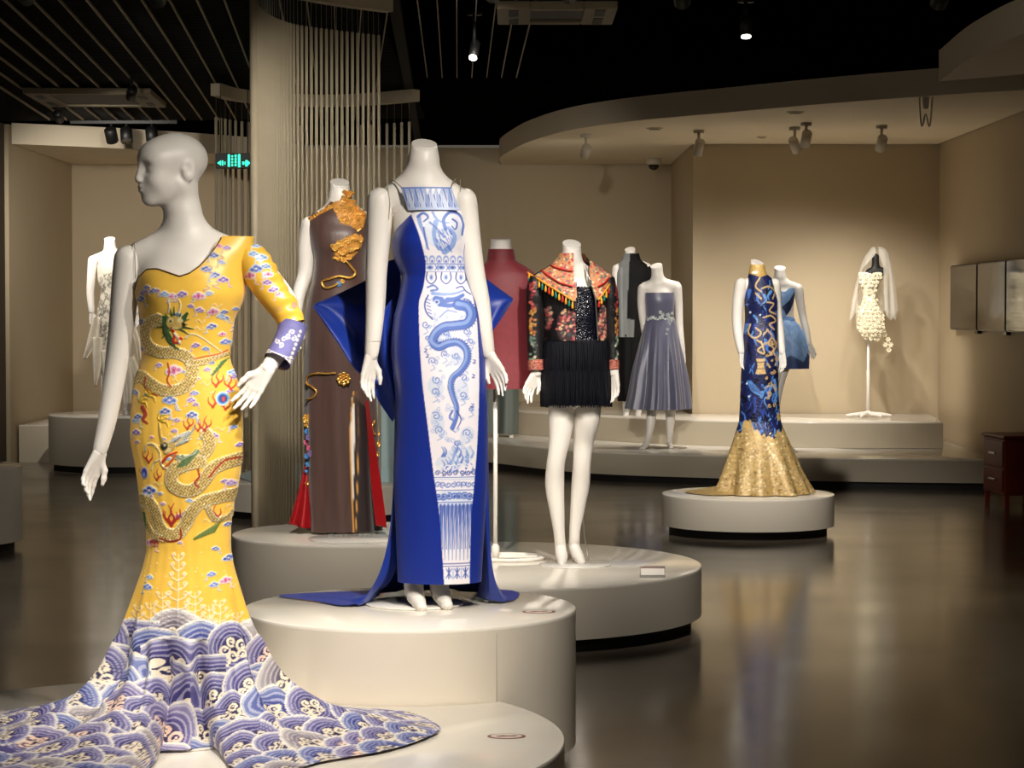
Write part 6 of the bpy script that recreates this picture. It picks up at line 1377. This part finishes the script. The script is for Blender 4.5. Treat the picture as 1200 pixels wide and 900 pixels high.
for js in ([(763, 440, 0, 9), (764, 470, -.02, 6.8), (762, 495, -.06, 5.2), (759, 512, -.1, 3.6), (756, 520, -.14, 3.4), (750, 525, -.2, 2.6)], [(781, 440, 0, 9), (785, 470, .02, 6.6), (786, 495, .04, 5.2), (785, 512, .04, 3.6), (785, 521, .02, 3.2), (786, 524, -.06, 2.6)]): part('leg', limb(fd, js), WHITE, mq)
base_plate(fd, 785, 525, .26, 0.16, mq, 'steel')
dg = thing('grey_dress', tuple(fd.pt(770, 479)), 'slate grey strapless cocktail dress with a sparkling jewelled belt', 'dress')
V, F = fd.loft([(343, 755, 790, .095, .085), (352, 755.5, 790.5, .105, .085), (362, 756.5, 790, .095, .08), (373, 757, 789.5, .082, .08)], 40, 120, lambda T, Y: 1 + .02 * np.sin(40 * T) * np.clip((Y - 350) / 23, 0, 1)); part('bodice', (V, F), 'grey_organza', dg)
V, F = fd.loft([(372, 757, 789.5, .083, .08), (380, 755, 792, .11, .1), (400, 750.5, 796, .16, .14), (430, 744, 801, .22, .2), (460, 739, 805, .28, .26), (479, 735, 807, .31, .29)], 90, 260, lambda T, Y: 1 + (.09 * np.sin(8 * T + .4) + .05 * np.sin(13 * T + 1) + .012 * np.sin(31 * T)) * np.clip((Y - 370) / 70, 0, 1)); part('skirt', (V, F), 'grey_organza', dg)
for x, y, r in [(757 + k * 2.7, 373 + 1.2 * math.sin(k * 1.7), RNG.uniform(1.3, 2.2)) for k in range(13)] + [(773, 366, 2.0), (776, 369, 2.2), (782, 369, 2.2), (785, 376, 2.2), (783, 380, 1.9), (781, 386, 1.7), (780, 391, 1.4), (787, 367, 1.6)]:
    p = dress_front(fd, [(340, 755, 790, .1, .08), (373, 757, 789.5, .09, .08), (395, 752, 794, .15, .1)], np.clip(x, 757.5, 789), y, .006); flower(p, r * fd.m * 1.2, 'crystal', dg, 'crystal_flower', 5, 1)

# ------------------------------------------------------------------ black and grey tunic outfit behind it
mat('sheer_grey', (120, 122, 122), 0.7, spec=0.15, vcol=True, nscale=20, var=0.12, stretch=(1, 1, .2)); mat('black_cloth', (14, 13, 14), 0.7, spec=0.15, nscale=20, var=0.2)
ft = Fig(22.4)
mq = thing('mannequin', (*G(739, 493, .50)[:2], .50), 'headless white mannequin in the black and grey tunic on the upper step', 'mannequin', 'display mannequins')
bodyp('body', torso(ft, [(738, 284, 0, 6), (739, 302, 0, 6), (741, 308, .01, 9)], (727, 314, 6), (758, 314, 6), (743, 328, 15, 15, .085), (743, 350, 13, 15, .08), (743, 380, 16, 20, .1), (738, 292, (-.2, -.4, .87)), k=.03), WHITE, mq)
for x in (734, 748): part('leg', limb(ft, [(x, 400, 0, 8), (x, 450, 0, 6), (x, 482, .02, 4), (x - 1, 489, -.06, 3.2)]), WHITE, mq)
part('arm', limb(ft, [(723, 315, 0, 5.4), (720, 345, 0, 4.8), (719, 390, 0, 3.6)]), WHITE, mq); part('hand', hand(ft, (719, 391), 90, 18, roll=.5, thumb=1), WHITE, mq)
tn_ = thing('tunic_outfit', tuple(ft.pt(742, 470)), 'long tunic half sheer grey and half black with stand collar', 'tunic')
RTn = [(297, 731, 749, .06, .06), (304, 729, 751, .065, .065), (311, 723.5, 760, .08, .08), (322, 720.5, 764, .1, .1), (345, 721, 762, .105, .1), (370, 720.5, 762, .11, .1), (395, 721, 760, .12, .11)]
cv = Canvas(715, 295, 768, 400, 5, (122, 124, 124)); cv.poly([(738, 295), (737, 312), (735, 345), (734, 373), (742, 375), (742, 400), (770, 400), (770, 295)], (18, 17, 18), .5); cv.stroke([(728, 315), (728, 395)], 3, (146, 150, 150), .1)
V, F = ft.loft(RTn, 90, 90, lambda T, Y: 1 + .02 * np.sin(9 * T) * np.clip((Y - 320) / 60, 0, 1)); part('tunic', (V, F, colr(cv.sample(ft.X.ravel(), ft.Y.ravel()))), 'sheer_grey', tn_)
s_, f_ = sleeve(ft, [(757, 314, 0, 5.5), (763, 325, 0, 7), (765, 345, 0, 7.4), (766, 368, 0, 8)], 40, 30, .03, 4); part('sleeve', (s_.reshape(-1, 3), f_), 'black_cloth', tn_)
V, F = ft.loft([(392, 722, 759, .115, .105), (430, 722, 757, .12, .11), (470, 724, 755, .12, .11)], 40, 80, lambda T, Y: 1 + .03 * np.sin(10 * T)); part('skirt', (V, F), 'black_cloth', tn_)

# ------------------------------------------------------------------ ivory corset under a tulle veil on a pole stand
mat('ivory_lace', (238, 228, 200), 0.5, nscale=50, var=0.1, bump=0.6, bscale=80); mat('form_black', (24, 22, 22), 0.6, var=0.1)
mv = mat('tulle', (236, 232, 222), 0.7, nscale=300, var=0.05, alpha=0.34)
fv = Fig(22.15)
bz = G(1019, 488, .50)
st = thing('dress_form', (bz[0], bz[1], .50), 'black bust form on a white pole with a flat footed base', 'dress form', 'forms on pole stands')
part('bust', solid([fv.c((1026, 301, 0, 4.2), (1026, 312, 0, 4.6)), fv.c((1020, 320, 0, 6), (1034, 318, 0, 5)), fv.e(1019, 332, 0, 11, 12, .09), fv.e(1019, 350, 0, 7.6, 16, .07), fv.e(1019, 372, 0, 11, 14, .09)], .03, .011), 'form_black', st)
px_ = fv.pt(1017.6, 400); part('pole', lathe([(.016, .52), (.016, .95), (.012, .96), (.012, px_[2] + .1)], (px_[0], fv.d, 0), 16), WHITE, st)
part('pole_collar', lathe([(.04, .505), (.04, .53), (.02, .56)], (px_[0], fv.d, 0), 16), WHITE, st)
for a in (-2.9, -2.0, -1.1, -.2, .9, 2.0): part('foot', tube([(px_[0], fv.d, .53), (px_[0] + .14 * math.cos(a), fv.d + .13 * math.sin(a), .524), (px_[0] + .23 * math.cos(a), fv.d + .2 * math.sin(a), .512)], [.02, .017, .012], 8, smoothn=10), WHITE, st)
co = thing('ivory_corset', tuple(fv.pt(1019, 396)), 'ivory corset dress of curled ribbon roses', 'corset')
RV = [(318, 1005.5, 1033, .09, .085), (328, 1006, 1032.5, .1, .085), (338, 1009, 1028, .085, .075), (348, 1011, 1026.5, .07, .07), (356, 1009, 1029, .085, .08), (370, 1003, 1036, .12, .11), (385, 1004, 1037, .12, .11), (397, 1012, 1031, .08, .07)]
V, F = fv.loft(RV, 70, 80, None, lambda x, f: 319 + 3.5 * np.exp(-((x - 1019.5) / 3) ** 2)); part('corset_body', (V, F), 'ivory_lace', co)
k = 0
for y in np.arange(322, 398, 4.4):
    f = lambda c: float(pchip([r[0] for r in RV], [r[c] for r in RV], [y])[0])
    for x in np.arange(f(1) + 2.2, f(2) - 1, 4.6):
        if 336 < y < 350 and k % 2: k += 1; continue
        p = dress_front(fv, RV, x + RNG.uniform(-.8, .8), y + RNG.uniform(-.8, .8), .004)
        a = RNG.uniform(0, 6); r = 2.1 * fv.m; q = np.linspace(0, 1.25 * 2 * PI, 14)
        part('ribbon_rose', tube([p + np.array([r * (1 - u / 11) * math.cos(u + a), -.012 * u / 7, r * (1 - u / 11) * math.sin(u + a)]) for u in q], .0075, 5), 'ivory_lace', co); k += 1
for x, y in ((1036, 392), (1040, 398), (1043, 404), (1041, 410), (1037, 404)): flower(fv.pt(x, y, -.03), 3.2 * fv.m, 'ivory_lace', co, 'fabric_flower', 6, 1)
vl = thing('tulle_veil', tuple(fv.pt(1024, 374)), 'sheer white tulle veil draped over the ivory corset', 'veil')
RW = [(289.5, 1022, 1034, .04, .04), (294, 1018, 1040, .08, .08), (306, 1011, 1044, .12, .14), (330, 1004, 1048, .16, .17), (355, 999, 1050, .18, .19), (376, 996, 1052, .2, .2)]
V, F = fv.loft(RW, 80, 160, lambda T, Y: 1 + .05 * np.sin(13 * T) * np.clip((Y - 292) / 60, 0, 1), keep=lambda X, Y, fr: (Y < 371 + 5 * np.sin(X * .5)) & ~(fr & (X > np.interp(Y, [298, 315, 340, 376], [1025, 1010, 1004, 1003])) & (X < np.interp(Y, [298, 315, 340, 376], [1028, 1032, 1032, 1034]))))
part('tulle', (V, F), 'tulle', vl)

# ------------------------------------------------------------------ white and silver gown in the left niche
mat('silver_print', (222, 214, 198), 0.35, vcol=True, metal=0.15, nscale=40, var=0.12, bump=0.4, bscale=90); mat('ivory_chiffon', (226, 216, 198), 0.6, nscale=20, var=0.08)
fw = Fig(21.7)
mq = thing('mannequin', (*G(135, 488, .53)[:2], .53), 'headless white mannequin in the silver gown in the left niche', 'mannequin', 'display mannequins')
bodyp('body', torso(fw, [(128.5, 272, 0, 6.4), (129, 291, 0, 6.4), (130, 298, .01, 9)], (112, 304, 6), (150, 304, 6), (131, 318, 16, 15, .085), (132, 342, 13, 16, .075), (133, 370, 17, 20, .1), (128.5, 280, (0, -.4, .9)), k=.03), WHITE, mq)
part('arm', limb(fw, [(109, 305, 0, 5.8), (107, 325, 0, 5), (106, 345, 0, 4.5), (108, 365, -.02, 3.6)]), WHITE, mq); part('hand', hand(fw, (108, 366), 88, 19, roll=.5, thumb=1, dy=-.02), WHITE, mq)
part('arm', limb(fw, [(152, 305, 0, 5.8), (156, 330, 0, 5), (160, 350, 0, 4.3), (161, 366, -.02, 3.6)]), WHITE, mq); part('hand', hand(fw, (161, 367), 88, 19, roll=.5, thumb=-1, dy=-.02), WHITE, mq)
for js in ([(126, 400, 0, 8), (124, 440, 0, 6), (123, 470, .02, 4.4), (123, 484, 0, 3.6), (122, 484.5, -.06, 2.6)], [(142, 400, 0, 8), (146, 440, 0, 6), (148, 470, .02, 4.4), (148, 484, 0, 3.6), (149, 484.5, -.06, 2.6)]): part('leg', limb(fw, js), WHITE, mq)
base_plate(fw, 136, 488, .53, .16, mq)
dw = thing('silver_gown', tuple(fw.pt(134, 470)), 'white and silver halter gown with black brush pattern and ragged chiffon hem', 'gown')
RWg = [(297, 122, 138, .06, .06), (304, 117, 143, .08, .07), (314, 114, 148, .1, .09), (326, 114.5, 148.5, .1, .09), (342, 118, 146, .085, .085), (365, 114, 151, .11, .11), (395, 113, 154, .13, .13), (430, 114, 156, .14, .14)]
cv = Canvas(105, 290, 165, 435, 5, (226, 218, 202))
for k in range(200): x, y = RNG.uniform(114, 152), RNG.uniform(316, 425); cv.stroke([(x, y), (x + RNG.uniform(-4, 4), y + 3), (x + RNG.uniform(-5, 5), y + 7)], 0.9, (128, 122, 110), .4)
cv.ell(126, 315, 5, 5, (246, 238, 214), 0, .3)
V, F = fw.loft(RWg, 120, 90, lambda T, Y: 1 + .03 * np.sin(9 * T) * np.clip((Y - 350) / 60, 0, 1)); part('gown_body', (V, F, colr(cv.sample(fw.X.ravel(), fw.Y.ravel()))), 'silver_print', dw)
for A, B, d in (([(112, 370), (106, 395), (100, 420)], [(120, 372), (117, 400), (104, 421)], -.13), ([(112, 395), (112, 425), (114, 452)], [(124, 395), (122, 430), (116, 453)], -.15), ([(122, 410), (124, 440), (126, 470)], [(136, 410), (134, 440), (128, 470)], -.15), ([(148, 370), (158, 395), (165, 425)], [(154, 370), (164, 390), (168, 424)], -.1), ([(142, 410), (148, 445), (152, 474)], [(152, 405), (158, 440), (155, 474)], -.12), ([(152, 420), (158, 446), (160, 470)], [(158, 415), (166, 440), (163, 470)], -.05)):
    part('chiffon_panel', patch(fw, A, B, lambda u, v, d=d: d - .03 * np.sin(v * 6), 24, 10, .004), 'ivory_chiffon', dw)

# ------------------------------------------------------------------ pale blue gown behind the rod screen
mat('ice_blue', (176, 202, 206), 0.45, nscale=10, var=0.06, sheen=.2)
fp = Fig(16.9)
mq = thing('mannequin', (*G(447, 572, PH)[:2], PH), 'headless white mannequin mostly hidden behind the brown gown', 'mannequin', 'display mannequins')
bodyp('body', torso(fp, [(445, 318, 0, 8), (445, 342, 0, 8), (446, 350, .01, 11)], (424, 358, 7), (468, 358, 7), (446, 374, 19, 20, .085), (446, 404, 16, 20, .075), (446, 440, 20, 26, .1), (445, 326, (0, -.4, .9)), k=.03), WHITE, mq)
for x in (438, 455): part('leg', limb(fp, [(x, 460, 0, 10), (x, 520, 0, 7), (x, 552, .02, 5), (x, 558, -.03, 4)]), WHITE, mq)
gp = thing('pale_blue_gown', (*G(447, 572, PH)[:2], PH), 'pale ice blue gown glimpsed between the brown and blue gowns', 'gown', 'gowns on mannequins')
RP = [(366, 427, 466, .1, .09), (385, 428, 465, .1, .09), (405, 431, 462, .09, .085), (440, 424, 468, .12, .13), (500, 420, 472, .2, .2), (540, 414, 476, .26, .26), (562, 409, 479, .3, .3)]
V, F = fp.loft(RP, 90, 160, lambda T, Y: 1 + .05 * np.sin(12 * T) * np.clip((Y - 440) / 120, 0, 1)); part('gown_body', (V, F), 'ice_blue', gp)
tp_ = [(430, 566), (380, 556), (330, 550), (295, 552), (280, 558), (300, 566), (350, 572), (420, 576)]; hw = np.array([G(a, b, PH + .006)[:2] for a, b in spline(tp_, 50)]); cN = hw.mean(0); V = []
for s_ in np.linspace(0, 1, 16):
    for k in range(50): q = cN + (hw[k] - cN) * s_; V.append((q[0], q[1], PH + .008 + .12 * (1 - s_ ** 2) * (.7 + .3 * math.sin(k * .8)) + .03 * math.sin(k * 1.3) * s_ * (1 - s_)))
part('train', (np.array(V), grid_faces(16, 50, True)), 'ice_blue', gp)

# ------------------------------------------------------------------ grey green robe seen below the maroon coat
mat('sage_silk', (96, 104, 98), 0.5, nscale=12, var=0.1, stretch=(1, 1, .2))
fs = Fig(22.9)
mq = thing('mannequin', (*G(590, 513, .26)[:2], .26), 'headless mannequin hidden behind the maroon coat, only its feet showing', 'mannequin', 'display mannequins')
bodyp('body', torso(fs, [(592, 310, 0, 6), (592, 326, 0, 6), (592, 332, .01, 8)], (578, 338, 5), (606, 338, 5), (592, 350, 14, 15, .085), (592, 372, 12, 15, .08), (592, 398, 15, 18, .1), (592, 316, (0, -.4, .9)), k=.03), WHITE, mq)
for x in (582, 600): part('leg', limb(fs, [(x, 420, 0, 6), (x, 470, 0, 5), (x, 506, .0, 3.4), (x - 1, 511, -.08, 3)]), WHITE, mq)
rb = thing('sage_robe', tuple(fs.pt(592, 508)), 'grey green wide legged robe below the hem of the maroon coat', 'robe')
V, F = fs.loft([(338, 577, 607, .1, .09), (372, 577, 607, .09, .09), (420, 572, 606, .13, .13)], 40, 70); part('upper_robe', (V, F), 'sage_silk', rb)
for a, b in ((566, 586), (586, 607)):
    V, F = fs.loft([(415, a, b, .1, .1), (470, a - 1, b + .5, .11, .11), (508, a - 2, b, .12, .12)], 40, 60, lambda T, Y: 1 + .04 * np.sin(7 * T)); part('trouser_leg', (V, F), 'sage_silk', rb)
sharpen()
